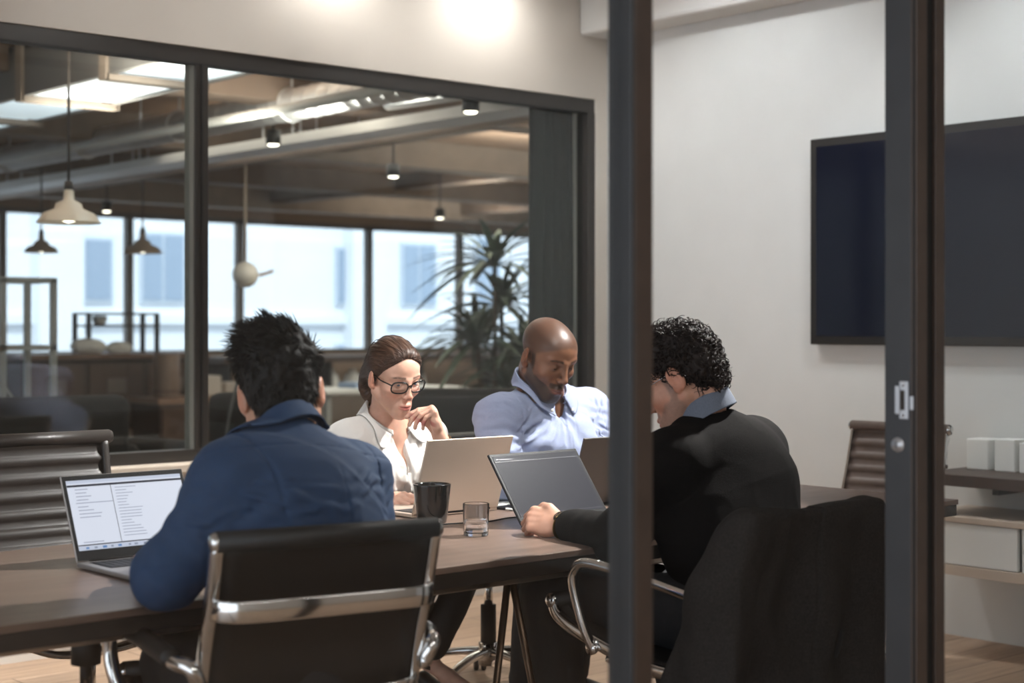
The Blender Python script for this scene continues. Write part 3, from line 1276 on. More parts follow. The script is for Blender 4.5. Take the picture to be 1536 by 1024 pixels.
    cs += rand_creases(7, elL * 0.6 + wrL * 0.4, cr0, (0.04, 0.04, 0.05), 0.08, side + 0.4 * upv, 0.007, 0.006, 6)
    C.disp = addf(creases(cs), wrinkles(0.0045, 11, (1, 1, 0.6), 2.2, 0.005, 6, 2.5), ringfold(elL, elL - J['shL'], 0.038, 0.09, 0.005),
                  ringfold(J['shL'], elL - J['shL'], 0.05, 0.08, 0.004, 1.0),
                  groove(J['chest'] + side * 0.012, side, 0.0025, 0.0035, lambda p: ((p - J['chest']) @ front > 0.03) * 1.0))
    C.damp = 0.012
    sh = solid_obj('shirt', C, 0.0034, M_white_sh, root, None, org)
    na = unit(nk - J['neck'])
    cu_ = unit(upv * 0.5 + na * 0.5 + front * 0.12)
    cf_ = unit(front - cu_ * (front @ cu_))
    cR = np.stack([side, cf_, cu_], 1)
    collar('collar', J['neck'] + na * 0.016, cR, 0.058, 0.060, M_white_sh, sh, org, 0.034, 0.056, 0.100, 0.42, 0.022, 0.050, spread_=0.022, cloth=B)
    bp = [surf_pt(C, J['chest'] + side * 0.004 - upv * (0.002 + 0.062 * i), front) for i in range(3)]
    buttons(bp, front, sh, org, 0.005)
    # trousers
    T = Solid()
    T.slab(J['pelvis'] + np.array((0, 0.02, -0.04)), J['waist'] - np.array((0, 0.0, 0.04)), (0.158, 0.125), (0.125, 0.098), (1, 0, 0), 0.04)
    for h_, k_, a_ in ((hipL, kn1, an1), (hipR, kn2, an2)):
        an = k_ + (a_ - k_) * 0.87
        T.chain([h_, k_, an], [0.088, 0.066, 0.046], 0.03)
        T.half(an, unit(a_ - k_), 0.004) if False else None
    T.disp = wrinkles(0.004, 12, seed=5)
    T.damp = 0.008
    solid_obj('trousers', T, 0.005, M_black_tr, root, None, org)
    for k_, a_ in ((kn1, an1), (kn2, an2)):
        ft = unit(np.array((0.5, -0.75, 0)))
        H = Solid()
        toe = a_ + ft * 0.155
        toe[2] = 0.012
        b_ = np.array(a_)
        b_[2] = a_[2] - 0.055
        H.slab(b_ - ft * 0.02, toe - ft * 0.03, (0.032, 0.022), (0.040, 0.014), np.cross(ft, (0, 0, 1)), 0.02, pw=2.4)
        H.ell(toe - ft * 0.03, (0.040, 0.040, 0.014), 0.02)
        H.cone(b_ - ft * 0.02, np.array((b_[0] - ft[0] * 0.03, b_[1] - ft[1] * 0.03, 0.008)), 0.016, 0.008, 0.01)
        s_ = solid_obj('shoe', H, 0.004, M_shoe, root, None, org)
        mb = MB()
        ax = unit(a_ - k_)
        Q = frame(ax, (0.3, 0.9, 0.1))
        mb.sweep([a_ + ax * 0.005 + Q[:, 0] * 0.032 * math.cos(t) + Q[:, 2] * 0.032 * math.sin(t) for t in np.linspace(0, 2 * PI, 20)[:-1]],
                 rrect(0.008, 0.016, 0.003), True)
        mb.build('strap', M_shoe, s_, off=org)
    # bracelet
    mb = MB()
    ax = unit(wrL - elL)
    Q = frame(ax)
    c = elL + (wrL - elL) * 0.90
    mb.tube([c + Q[:, 0] * 0.030 * math.cos(t) + Q[:, 2] * 0.030 * math.sin(t) for t in np.linspace(0, 2 * PI, 24)[:-1]], 0.0016, 6, True)
    mb.build('bracelet', M_gold, root, off=org)
    # hair, drawn back to a low tail
    Hh = Solid(HR, ho, hs)
    Hh.ell((0, -0.020, 0.047), (0.0825, 0.1040, 0.0880), 0.01)
    Hh.ell((0, 0.035, 0.070), (0.062, 0.052, 0.050), 0.02)
    Hh.ell((0, -0.085, 0.0), (0.062, 0.045, 0.058), 0.03)
    Hh.half((0, 0.012, 0.016), (0, 0.72, -0.69), 0.010)
    Hh.ell((0, 0.105, 0.004), (0.064, 0.058, 0.098), 0.034, 's')
    for sx in (-1, 1):
        Hh.ell((sx * 0.09, 0.002, -0.012), (0.032, 0.034, 0.036), 0.008, 's')
    Hh.chain([(0, -0.098, 0.000), (0.004, -0.122, -0.035), (0.008, -0.118, -0.085), (0.012, -0.098, -0.115)], [0.040, 0.040, 0.036, 0.018], 0.03)

    def flow(p):
        q = (p - ho) @ HR / hs
        a = np.arctan2(q[:, 0] if q.ndim == 2 else q[..., 0], (q[..., 2] + 0.02))
        return 0.0009 * np.sin(a * 58 + 2.5 * vnoise(p, 30)) + 0.004 * vnoise(q * np.array([1, 0.3, 1]), 40)
    Hh.disp = flow
    Hh.damp = 0.006
    hair = solid_obj('hair', Hh, 0.0025, M_hair_br, root, None, org)
    n = 1700
    ang = rs.uniform(-1.75, 1.75, n)
    st = np.stack([np.sin(ang) * 0.075, 0.090 - 0.080 * np.abs(np.sin(ang)) ** 1.7 + rs.uniform(-0.05, 0.0, n), 0.066 * np.cos(ang) + 0.012], 1)
    en = np.stack([rs.uniform(-0.02, 0.02, n), np.full(n, -0.115), -0.02 + rs.uniform(-0.02, 0.015, n)], 1)
    cc = np.array((0, -0.02, 0.035))
    t = np.linspace(0, 1, 12)[None, :, None]
    d0 = (st - cc) / np.linalg.norm(st - cc, axis=1, keepdims=True)
    d1 = (en - cc) / np.linalg.norm(en - cc, axis=1, keepdims=True)
    om = np.arccos(np.clip((d0 * d1).sum(1), -1, 1))[:, None, None]
    dd = (np.sin((1 - t) * om) * d0[:, None] + np.sin(t * om) * d1[:, None]) / np.sin(om)
    w0 = ho + HR @ (cc * hs)
    dw = dd @ HR.T
    Hh.disp = None
    rad = shell_radius(Hh, w0, dw)
    rad = rad + 0.0012 + 0.0025 * np.sin(np.linspace(0, PI, 12))[None] * rs.uniform(0, 1, (n, 1))
    paths = w0 + dw * rad[..., None]
    strands_obj('hair_strands', paths, rs.uniform(0.0007, 0.0014, n), M_hair_br, hair, org)
    n = 260
    t = np.linspace(0, 1, 10)[None, :, None]
    a = rs.uniform(0, 2 * PI, n)
    ring = np.stack([np.cos(a), 0.8 * np.sin(a), np.zeros(n)], 1)
    pts = spline([(0, -0.095, 0.02), (0.004, -0.124, -0.035), (0.008, -0.120, -0.085), (0.014, -0.095, -0.135)], 3)
    pts = np.array(pts)[None, :, :]
    wid = np.array([0.036, 0.040, 0.042, 0.0415, 0.041, 0.0405, 0.040, 0.032, 0.022, 0.012])[None, :, None]
    loc = pts + ring[:, None] * wid * rs.uniform(0.92, 1.08, (n, 1, 1))
    paths = ho + (loc * hs) @ HR.T
    strands_obj('hair_strands', paths, rs.uniform(0.0007, 0.0014, n), M_hair_br, hair, org)
    return root


# ------------------------------------------------------------------ man in the pale blue shirt
def build_blue():
    ho = P(821, 537, 5.10)
    hs = 1.02
    HR = roll(frame(VW(0.54, -0.47, 0.70)), math.radians(0))
    J = dict(pelvis=np.array([3.62, 4.36, 0.60]), waist=np.array([3.58, 4.17, 0.76]), chest=P(815, 662, 5.24),
             neck=P(812, 586, 5.18), shL=P(880, 620, 5.37), shR=P(750, 627, 5.09))
    org = np.array([3.62, 4.36, 0.0])
    elR, wrR = P(748, 718, 5.02), np.array([3.34, 3.66, 0.79])
    elL, wrL = P(905, 705, 5.25), np.array([3.55, 3.64, 0.79])
    S = Solid()
    S.setf(HR, ho, hs)
    add_head(S, fem=0.0, lid=0.82, jaw=1.15)
    S.setf()
    nk = ho + HR @ (np.array((0, -0.030, -0.055)) * hs)
    S.cone(J['neck'] - np.array((0, 0, 0.03)), nk, 0.066, 0.060, 0.03)
    torso(S, J, -0.008, (0.165, 0.115), (0.150, 0.112), (0.165, 0.12))
    arm(S, J['shL'], elL, wrL, (0.050, 0.042, 0.044, 0.029), k=0.02)
    arm(S, J['shR'], elR, wrR, (0.050, 0.042, 0.044, 0.029), k=0.02)
    cur = [(0.35, 0.5, 0.35), (0.4, 0.55, 0.35), (0.45, 0.6, 0.35), (0.5, 0.6, 0.35)]
    th = [(0.045, 0.05, -0.014), (0.055, 0.078, -0.022), (0.056, 0.10, -0.028)]
    add_hand(S, wrR, (0.35, -0.9, -0.05), (0, 0, 1), False, cur, th, 1.02)
    add_hand(S, wrL, (-0.25, -0.95, -0.05), (0, 0, 1), True, cur, th, 1.02)
    tone = head_tone(HR, ho, hs, (112, 76, 56), (112, 66, 58), (18, 12, 10), beard=(30, 21, 17), scalp=(66, 46, 36), blush=0.05)
    root = solid_obj('person', S, 0.0024, M_skin_dark, None, tone, org)
    setp(root, 'man with shaved head and short beard in a pale blue shirt', 'person')
    eyes(HR, ho, hs, root, org, M_eyew, M_iris, (0.1, -0.55))
    C = Solid()
    torso(C, J, 0.012, (0.170, 0.118), (0.158, 0.118), (0.165, 0.122), nr=0.046, shr=0.058)
    side = unit(J['shR'] - J['shL'])
    front = unit(np.cross(side, J['neck'] - J['chest']))
    if front @ VW(0.5, 0, 0.8) < 0:
        front = -front
    upv = unit(J['neck'] - J['chest'])
    for sx in (-1, 1):
        C.ell(J['chest'] + side * sx * 0.075 + front * 0.06 + upv * 0.03, (0.075, 0.06, 0.065), 0.06)
    arm(C, J['shL'], elL, elL + (wrL - elL) * 0.8, (0.070, 0.060, 0.058, 0.045), 0.004, 0.035)
    arm(C, J['shR'], elR, elR + (wrR - elR) * 0.8, (0.070, 0.060, 0.058, 0.045), 0.004, 0.035)
    B = Solid()
    B.ops = list(C.ops)
    B.cone(J['neck'] - np.array((0, 0, 0.03)), nk, 0.068, 0.062, 0.03)
    vb = surf_pt(C, J['chest'] + upv * 0.085, front)
    C.cone(vb - front * 0.002, J['neck'] + front * 0.055 + upv * 0.02, 0.006, 0.045, 0.006, 's')
    C.cone(J['neck'] - upv * 0.012, nk + upv * 0.10, 0.062, 0.072, 0.006, 's')

    def radiating(p):
        q = p - (J['neck'] - upv * 0.05)
        r = np.linalg.norm(q, axis=-1)
        a = np.arctan2(q @ upv, q @ side)
        return 0.0035 * np.sin(a * 9 + 3 * vnoise(p, 9)) * np.exp(-((r - 0.17) / 0.07) ** 2)
    pf = lambda p: ((p - J['chest']) @ front > 0.03) * 1.0
    cr0 = np.stack([side, front, upv], 1)
    cs = []
    for sg, sh_, el_, sd in ((1, J['shR'], elR, 11), (-1, J['shL'], elL, 12)):
        cs += rand_creases(8, sh_ * 0.75 + J['chest'] * 0.25 + front * 0.03, cr0, (0.03, 0, 0.05), 0.13, -sg * side + 0.75 * upv, 0.007, 0.0050, sd, C, front)
        cs += rand_creases(5, sh_ + front * 0.02 + upv * 0.02, cr0, (0.03, 0.01, 0.02), 0.10, -sg * side * 0.5 + front * 0.7 - 0.4 * upv, 0.006, 0.0055, sd + 4, C, unit(front + upv))
        cs += rand_creases(7, sh_ * 0.45 + el_ * 0.55, cr0, (0.04, 0.03, 0.06), 0.09, side + 0.5 * sg * upv, 0.006, 0.0038, sd + 8, C, front)
    cs += rand_creases(5, J['chest'] - upv * 0.06, cr0, (0.09, 0, 0.04), 0.12, side * 0.4 + upv, 0.008, 0.0045, 31, C, front)
    C.disp = addf(creases(cs), wrinkles(0.0055, 10, (1, 1, 0.7), 6.6, 0.004, 6, 2.2), radiating,
                  ringfold(J['shL'] + (elL - J['shL']) * 0.45, elL - J['shL'], 0.04, 0.11, 0.005),
                  ringfold(J['shR'] + (elR - J['shR']) * 0.55, elR - J['shR'], 0.04, 0.11, 0.005),
                  groove(J['chest'] + side * 0.016, side, 0.002, 0.003, pf), groove(J['chest'] - side * 0.016, side, 0.002, 0.002, pf),
                  groove(J['shR'] + side * -0.02, side, 0.0025, 0.003), groove(J['shL'] + side * 0.02, side, 0.0025, 0.003))
    C.damp = 0.014
    sh = solid_obj('shirt', C, 0.0036, M_blue_sh, root, None, org)
    na = unit(nk - J['neck'])
    cu_ = unit(upv * 0.5 + na * 0.5 + front * 0.10)
    cf_ = unit(front - cu_ * (front @ cu_))
    cR = np.stack([side, cf_, cu_], 1)
    collar('collar', J['neck'] + na * 0.020, cR, 0.073, 0.076, M_blue_sh, sh, org, 0.040, 0.050, 0.078, 0.26, 0.014, 0.045, spread_=0.006, cloth=B)
    bp = [surf_pt(C, J['chest'] + upv * (0.062 - 0.075 * i), front) for i in range(3)]
    bp += [surf_pt(B, J['neck'] - upv * 0.040 + side * sx * 0.046, front) + front * 0.013 for sx in (-1, 1)]
    buttons(bp, front, sh, org, 0.0055)
    # breast pocket on his left
    pc = J['chest'] - side * 0.085 + upv * 0.012

    def pk(u, v):
        y = -0.06 + 0.12 * v
        x = -0.052 + 0.104 * u
        if y < -0.045:
            x *= 1 - (-0.045 - y) * 6
        return surf_pt(C, pc + side * x + upv * y, front) + front * 0.006
    mb = MB()
    mb.grid(pk, 12, 12, True, 0.002)
    mb.build('pocket', M_blue_sh, sh, off=org)
    T = Solid()
    T.slab(J['pelvis'] + np.array((0, 0.02, -0.04)), J['waist'] - np.array((0, 0.0, 0.04)), (0.175, 0.135), (0.16, 0.122), (1, 0, 0), 0.04)
    for sx in (-1, 1):
        hp = J['pelvis'] + np.array((sx * 0.095, -0.02, -0.03))
        T.chain([hp, np.array([3.66 + sx * 0.11, 3.93, 0.565]), np.array([3.68 + sx * 0.11, 4.02, 0.10])], [0.095, 0.075, 0.055], 0.03)
    T.disp = wrinkles(0.004, 12, seed=5)
    T.damp = 0.008
    solid_obj('trousers', T, 0.006, M_black_tr, root, None, org)
    for sx in (-1, 1):
        H = Solid()
        shoe(H, np.array([3.68 + sx * 0.11, 4.06, 0.045]), np.array([3.68 + sx * 0.13, 3.80, 0.035]))
        H.half((0, 0, 0.002), (0, 0, -1))
        solid_obj('shoe', H, 0.005, M_shoe, root, None, org)
    return root


# ------------------------------------------------------------------ man in the dark blue shirt, seen from behind
def build_navy():
    ho = P(422, 592, 3.42)
    hs = 1.06
    HR = roll(frame(VW(-0.16, -0.22, -0.95)), math.radians(-6))
    J = dict(pelvis=np.array([1.82, 2.76, 0.60]), waist=np.array([1.82, 2.735, 0.78]), chest=P(444, 752, 3.27),
             neck=P(427, 662, 3.32), shL=P(347, 724, 3.18), shR=P(534, 716, 3.43))
    org = np.array([1.82, 2.76, 0.0])
    elL, wrL = P(250, 862, 3.15), np.array([1.70, 3.13, 0.785])
    elR, wrR = P(560, 838, 3.46), np.array([1.95, 3.16, 0.785])
    S = Solid()
    S.setf(HR, ho, hs)
    add_head(S, lid=0.5)
    S.setf()
    nk = ho + HR @ (np.array((0, -0.030, -0.055)) * hs)
    S.cone(J['neck'] - np.array((0, 0, 0.03)), nk, 0.064, 0.058, 0.03)
    torso(S, J, -0.010, (0.165, 0.112), (0.150, 0.105), (0.165, 0.12))
    arm(S, J['shL'], elL, wrL, (0.050, 0.042, 0.044, 0.029), k=0.02)
    arm(S, J['shR'], elR, wrR, (0.050, 0.042, 0.044, 0.029), k=0.02)
    cur = [(0.35, 0.5, 0.35), (0.4, 0.55, 0.35), (0.45, 0.6, 0.35), (0.5, 0.6, 0.35)]
    th = [(0.045, 0.05, -0.014), (0.055, 0.078, -0.022), (0.056, 0.10, -0.028)]
    add_hand(S, wrR, (-0.3, 0.95, -0.05), (0, 0, 1), False, cur, th, 1.0)
    add_hand(S, wrL, (0.3, 0.95, -0.05), (0, 0, 1), True, cur, th, 1.0)
    tone = head_tone(HR, ho, hs, (196, 148, 122), (150, 90, 82), (26, 20, 18))
    root = solid_obj('person', S, 0.0026, M_skin, None, tone, org)
    setp(root, 'man with black hair in a dark blue shirt, seen from behind', 'person')
    eyes(HR, ho, hs, root, org, M_eyew, M_iris, (0.0, -0.3))
    C = Solid()
    torso(C, J, 0.012, (0.168, 0.116), (0.160, 0.112), (0.165, 0.12), nr=0.048, shr=0.054)
    side = unit(J['shR'] - J['shL'])
    upv = unit(J['neck'] - J['chest'])
    back = unit(np.cross(side, upv))
    if back @ VW(0, 0, 1) < 0:
        back = -back
    arm(C, J['shL'], elL, elL + (wrL - elL) * 0.82, (0.064, 0.055, 0.057, 0.044), 0.005, 0.04)
    arm(C, J['shR'], elR, elR + (wrR - elR) * 0.82, (0.064, 0.055, 0.057, 0.044), 0.005, 0.04)
    B = Solid()
    B.ops = list(C.ops)
    B.cone(J['neck'] - np.array((0, 0, 0.03)), nk, 0.066, 0.060, 0.03)
    C.cone(J['neck'] - upv * 0.010, nk + upv * 0.10, 0.058, 0.072, 0.006, 's')
    bm_ = lambda p: ((p - J['chest']) @ back > 0.0) * 1.0
    cr0 = np.stack([side, back, upv], 1)
    cs = []
    for sg, sh_, el_, sd in ((1, J['shR'], elR, 41), (-1, J['shL'], elL, 42)):
        cs += rand_creases(7, sh_ * 0.5 + J['chest'] * 0.5 - upv * 0.05 + back * 0.05, cr0, (0.05, 0, 0.04), 0.16, side + 0.25 * sg * upv, 0.007, 0.0040, sd, C, back)
        cs += rand_creases(8, sh_ * 0.5 + el_ * 0.5, cr0, (0.04, 0.03, 0.07), 0.08, side + 0.5 * sg * upv, 0.006, 0.0035, sd + 8, C, unit(back - sg * -0.5 * side))
    cs += rand_creases(6, J['chest'] - upv * 0.10 + back * 0.05, cr0, (0.10, 0, 0.03), 0.16, side, 0.008, 0.0038, 47, C, back)
    C.disp = addf(creases(cs), wrinkles(0.0045, 8, (1, 1, 1.2), 8.1, 0.004, 5, 2.2),
                  ringfold(J['shL'] + (elL - J['shL']) * 0.55, elL - J['shL'], 0.055, 0.09, 0.0025),
                  ringfold(elL, unit(wrL - elL) + unit(elL - J['shL']), 0.04, 0.06, 0.002),
                  ringfold(J['chest'] + side * 0.09 - upv * 0.06, upv * 0.9 + side * 0.35, 0.06, 0.12, 0.002),
                  ringfold(J['chest'] - side * 0.10 - upv * 0.04, upv * 0.8 - side * 0.5, 0.05, 0.12, 0.002),
                  groove(J['neck'] - upv * 0.055, upv, 0.0025, 0.003, bm_),
                  groove(J['chest'] + side * 0.010, side, 0.002, 0.0022, lambda p: bm_(p) * ((J['neck'] - p) @ upv > 0.055)),
                  groove(J['shL'] + side * 0.015, unit(side + 0.15 * upv), 0.0025, 0.0035), groove(J['shR'] - side * 0.015, side, 0.0025, 0.003))
    C.damp = 0.014
    sh = solid_obj('shirt', C, 0.0036, M_navy_sh, root, None, org)
    cR = np.stack([side, unit(-back * 0.96 - upv * 0.25), unit(upv * 0.96 - back * 0.25)], 1)
    collar('collar', J['neck'] + upv * 0.004, cR, 0.072, 0.076, M_navy_sh, sh, org, 0.042, 0.050, 0.07, 0.3, 0.012, 0.04, cloth=B)
    T = Solid()
    T.slab(J['pelvis'] + np.array((0, -0.02, -0.04)), J['waist'] - np.array((0, 0.0, 0.04)), (0.175, 0.135), (0.16, 0.12), (1, 0, 0), 0.04)
    for sx in (-1, 1):
        hp = J['pelvis'] + np.array((sx * 0.095, 0.02, -0.03))
        T.chain([hp, np.array([1.84 + sx * 0.11, 3.10, 0.565]), np.array([1.86 + sx * 0.11, 3.05, 0.11])], [0.095, 0.075, 0.055], 0.03)
    T.disp = wrinkles(0.004, 12, seed=5)
    T.damp = 0.008
    solid_obj('trousers', T, 0.006, M_black_tr, root, None, org)
    for sx in (-1, 1):
        H = Solid()
        shoe(H, np.array([1.86 + sx * 0.11, 3.0, 0.045]), np.array([1.86 + sx * 0.13, 3.26, 0.035]))
        H.half((0, 0, 0.002), (0, 0, -1))
        solid_obj('shoe', H, 0.005, M_shoe, root, None, org)
    # hair: a thick cap of clumps with loose ends on the crown
    Hh = Solid(HR, ho, hs)
    Hh.ell((0, -0.020, 0.050), (0.0835, 0.108, 0.092), 0.01)
    Hh.ell((0, -0.075, -0.015), (0.066, 0.042, 0.062), 0.03)
    Hh.ell((-0.012, 0.015, 0.095), (0.066, 0.085, 0.048), 0.03)
    Hh.half((0, 0.045, 0.03), (0, 0.75, -0.66), 0.012)
    Hh.half((0, -0.05, -0.072), (0, 0.2, -1), 0.012)
    for sx in (-1, 1):
        Hh.ell((sx * 0.088, 0.006, -0.016), (0.026, 0.032, 0.042), 0.008, 's')
    Hh.disp = lambda p: 0.006 * vnoise(p * np.array([1, 1, 0.5]), 55) + 0.0035 * vnoise(p, 120) * 1.0
    Hh.damp = 0.01
    hair = solid_obj('hair', Hh, 0.003, M_hair_b, root, None, org)
    Hh.disp = None
    n = 2600
    d = rnd_dirs(n * 3)
    d = d[(d[:, 2] > -0.75) & (d[:, 1] < 0.75)][:n]
    n = len(d)
    cc = np.array((0, -0.02, 0.03))
    w0 = ho + HR @ (cc * hs)
    dw = d @ HR.T
    r0 = shell_radius(Hh, w0, dw)
    base = w0 + dw * (r0[:, None] - 0.004)
    top = np.clip((d[:, 2] - 0.15) / 0.6, 0, 1)[:, None]
    fl = (np.array((-0.75, 0.45, 0.35)) * top + np.array((0, -0.15, -1.0)) * (1 - top))[:, :] @ HR.T
    clump = np.stack([vnoise(base + 1.3, 42), vnoise(base + 5.1, 42), vnoise(base + 9.7, 42)], 1)
    g = dw * (0.28 + 0.5 * top) + fl * 0.8 + clump * 0.75 + rs.randn(n, 3) * 0.12
    g /= np.linalg.norm(g, axis=1, keepdims=True)
    L = (0.012 + 0.030 * top[:, 0] * rs.uniform(0.5, 1.25, n))[:, None, None]
    t = np.linspace(0, 1, 7)[None, :, None]
    bend = fl[:, None] * 0.4 + np.array((0, 0, -0.35))
    paths = base[:, None] + L * (g[:, None] * t + bend * t * t * 0.5)
    strands_obj('hair_strands', paths, rs.uniform(0.0009, 0.0018, n), M_hair_b, hair, org)
    # a few longer unruly locks on the crown
    n = 90
    loc = np.stack([rs.uniform(-0.072, 0.05, n), rs.uniform(-0.06, 0.05, n), np.full(n, 0.2)], 1)
    dd = (loc - cc)
    dd /= np.linalg.norm(dd, axis=1, keepdims=True)
    dw = dd @ HR.T
    base = w0 + dw * (shell_radius(Hh, w0, dw)[:, None] - 0.003)
    cl = np.stack([vnoise(base + 2.3, 30), vnoise(base + 6.1, 30), vnoise(base + 8.7, 30)], 1)
    g = dw * 0.9 + (np.array((-0.75, 0.2, 0.15)) @ HR.T) * 0.7 + cl * 0.9
    g /= np.linalg.norm(g, axis=1, keepdims=True)
    paths = base[:, None] + rs.uniform(0.022, 0.042, n)[:, None, None] * (g[:, None] * t + (np.array((-0.9, 0, -0.55)) @ HR.T) * t * t * 0.55)
    strands_obj('hair_strands', paths, rs.uniform(0.0012, 0.0022, n), M_hair_b, hair, org)
    return root


# ------------------------------------------------------------------ man in the black jumper, seen from behind
def build_black():
    ho = P(1022, 570, 4.0)
    hs = 1.04
    HR = roll(frame(VW(-0.76, -0.50, -0.38)), math.radians(0))
    J = dict(pelvis=np.array([2.97, 2.45, 0.61]), waist=P(1098, 810, 3.90), chest=P(1086, 735, 3.98),
             neck=P(1056, 634, 4.0), shL=P(1006, 698, 3.86), shR=P(1130, 674, 4.12))
    org = np.array([2.97, 2.45, 0.0])
    elL, wrL = P(930, 806, 4.02), P(842, 786, 4.20)
    elR, wrR = np.array([3.33, 2.90, 0.79]), np.array([3.34, 3.10, 0.79])
    S = Solid()
    S.setf(HR, ho, hs)
    add_head(S, lid=0.7, jaw=1.05)
    S.setf()
    nk = ho + HR @ (np.array((0, -0.035, -0.055)) * hs)
    S.cone(J['neck'] - np.array((0, 0, 0.03)), nk, 0.056, 0.056, 0.02)
    torso(S, J, -0.014, (0.165, 0.115), (0.155, 0.11), (0.165, 0.12), nr=0.038)
    arm(S, J['shL'], elL, wrL, (0.050, 0.042, 0.044, 0.029), k=0.02)
    arm(S, J['shR'], elR, wrR, (0.050, 0.042, 0.044, 0.029), k=0.02)
    add_hand(S, wrL, VW(-0.78, -0.02, 0.10) * 0 + VW(-0.86, 0.10, -0.30), VW(-0.05, 0.62, 0.72), True,
             [(0.95, 1.1, 0.6), (1.05, 1.25, 0.7), (1.1, 1.3, 0.7), (1.15, 1.3, 0.7)],
             [(0.040, 0.046, 0.004), (0.052, 0.066, -0.006), (0.044, 0.088, -0.022)], 1.0, wr=(0.029, 0.021))
    cur = [(0.35, 0.5, 0.35), (0.4, 0.55, 0.35), (0.45, 0.6, 0.35), (0.5, 0.6, 0.35)]
    th = [(0.045, 0.05, -0.014), (0.055, 0.078, -0.022), (0.056, 0.10, -0.028)]
    add_hand(S, wrR, (-0.5, 0.85, -0.05), (0, 0, 1), False, cur, th, 1.0)
    tone = head_tone(HR, ho, hs, (192, 146, 124), (150, 92, 86), (50, 42, 38), beard=(112, 100, 94), blush=0.12,
                     beard_f=0.62)
    root = solid_obj('person', S, 0.0024, M_skin, None, tone, org)
    setp(root, 'man with dark curls in a black jumper, seen from behind beside the door opening', 'person')
    eyes(HR, ho, hs, root, org, M_eyew, M_iris, (0.0, -0.5))
    glasses('eyeglasses', HR, ho, hs, M_steel, root, org, w=0.025, h=0.017, glass=M_lens, thick=0.0012, z=0.006)
    C = Solid()
    torso(C, J, 0.014, (0.170, 0.120), (0.165, 0.12), (0.172, 0.13), nr=0.050, shr=0.058)
    side = unit(J['shR'] - J['shL'])
    upv = unit(J['neck'] - J['chest'])
    back = unit(np.cross(side, upv))
    if back @ VW(0, 0, 1) < 0:
        back = -back
    C.ell(J['chest'] + back * 0.03 + upv * 0.02 + side * 0.03, (0.14, 0.10, 0.13), 0.08)
    arm(C, J['shL'], elL, elL + (wrL - elL) * 0.80, (0.070, 0.056, 0.056, 0.040), 0.006, 0.04)
    arm(C, J['shR'], elR, elR + (wrR - elR) * 0.85, (0.070, 0.056, 0.060, 0.044), 0.006, 0.04)
    C.cone(J['neck'] - upv * 0.005, nk + upv * 0.10, 0.068, 0.09, 0.006, 's')
    C.disp = addf(wrinkles(0.0035, 7, (1, 1, 1), 1.1, 0.004, 5, 2.0),
                  ringfold(elL + (wrL - elL) * 0.5, wrL - elL, 0.05, 0.10, 0.0018),
                  ringfold(J['chest'] - upv * 0.12 - side * 0.08, upv + side * 0.3, 0.06, 0.12, 0.002))
    C.damp = 0.012
    sh = solid_obj('jumper', C, 0.0038, M_black_kn, root, None, org)
    cR = np.stack([side, unit(-back * 0.93 - upv * 0.30), unit(upv * 0.93 - back * 0.30)], 1)
    na = unit(nk - J['neck'])
    cu_ = unit(upv * 0.45 + na * 0.55 - back * 0.22)
    cf_ = unit(-back - cu_ * (-back @ cu_))
    cR = np.stack([np.cross(cf_, cu_), cf_, cu_], 1)
    setp(collar('collar', J['neck'] + na * 0.030 - back * 0.002, cR, 0.067, 0.072, M_grey_col, root, org, 0.046, 0.050, 0.06, 0.3, 0.010, 0.05),
         'slate blue shirt collar')
    T = Solid()
    T.slab(J['pelvis'] + np.array((0, -0.02, -0.04)), J['waist'] - np.array((0, 0.0, 0.05)), (0.180, 0.140), (0.16, 0.125), (1, 0, 0), 0.04)
    hpL, hpR = J['pelvis'] + np.array((-0.10, 0.02, -0.0)), J['pelvis'] + np.array((0.10, 0.02, -0.0))
    knL, anL = P(828, 898, 4.12), P(846, 1085, 4.18)
    anL[2] = 0.10
    knR, anR = np.array([3.10, 2.98, 0.57]), np.array([3.12, 2.72, 0.12])
    for h_, k_, a_ in ((hpL, knL, anL), (hpR, knR, anR)):
        T.chain([h_, k_, (k_ + a_) / 2, a_], [0.100, 0.080, 0.070, 0.056], 0.03)
    T.disp = addf(wrinkles(0.004, 10, seed=5), ringfold(knL, knL - hpL, 0.06, 0.12, 0.005))
    T.damp = 0.010
    solid_obj('trousers', T, 0.005, M_black_tr, root, None, org)
    for a_, t_ in ((anL, (-0.1, 1)), (anR, (0.05, 1))):
        H = Solid()
        f = unit(np.array((t_[0], t_[1], 0)))
        shoe(H, np.array((a_[0], a_[1], 0.045)) - f * 0.05, np.array((a_[0], a_[1], 0.035)) + f * 0.20)
        H.half((0, 0, 0.002), (0, 0, -1))
        solid_obj('shoe', H, 0.005, M_shoe, root, None, org)
    # wrist watch
    ax = unit(wrL - elL)
    Q = frame(ax, VW(0, 0.6, 0.75))
    c = wrL - ax * 0.012
    mb = MB()
    mb.sweep([c + Q[:, 0] * 0.0335 * math.cos(t) + Q[:, 2] * 0.0275 * math.sin(t) for t in np.linspace(0, 2 * PI, 33)[:-1]],
             rrect(0.003, 0.017, 0.001), True)
    w = mb.build('wristwatch', M_gold, root, off=org)
    mb = MB()
    M = Matrix(np.stack([Q[:, 0], -Q[:, 1], Q[:, 2]], 1).tolist()).to_4x4()
    mb.lathe([(0.0001, -0.003), (0.017, -0.003), (0.018, 0.003), (0.0155, 0.006), (0.0001, 0.006)], tuple(c + Q[:, 2] * 0.0285), 24, M)
    mb.build('watch_case', M_blackpl, w, off=org)
    # curly hair
    Hh = Solid(HR, ho, hs)
    Hh.ell((0, -0.018, 0.050), (0.0835, 0.103, 0.090), 0.01)
    Hh.ell((0, -0.070, -0.010), (0.066, 0.044, 0.064), 0.03)
    Hh.ell((0, 0.03, 0.09), (0.066, 0.065, 0.050), 0.03)
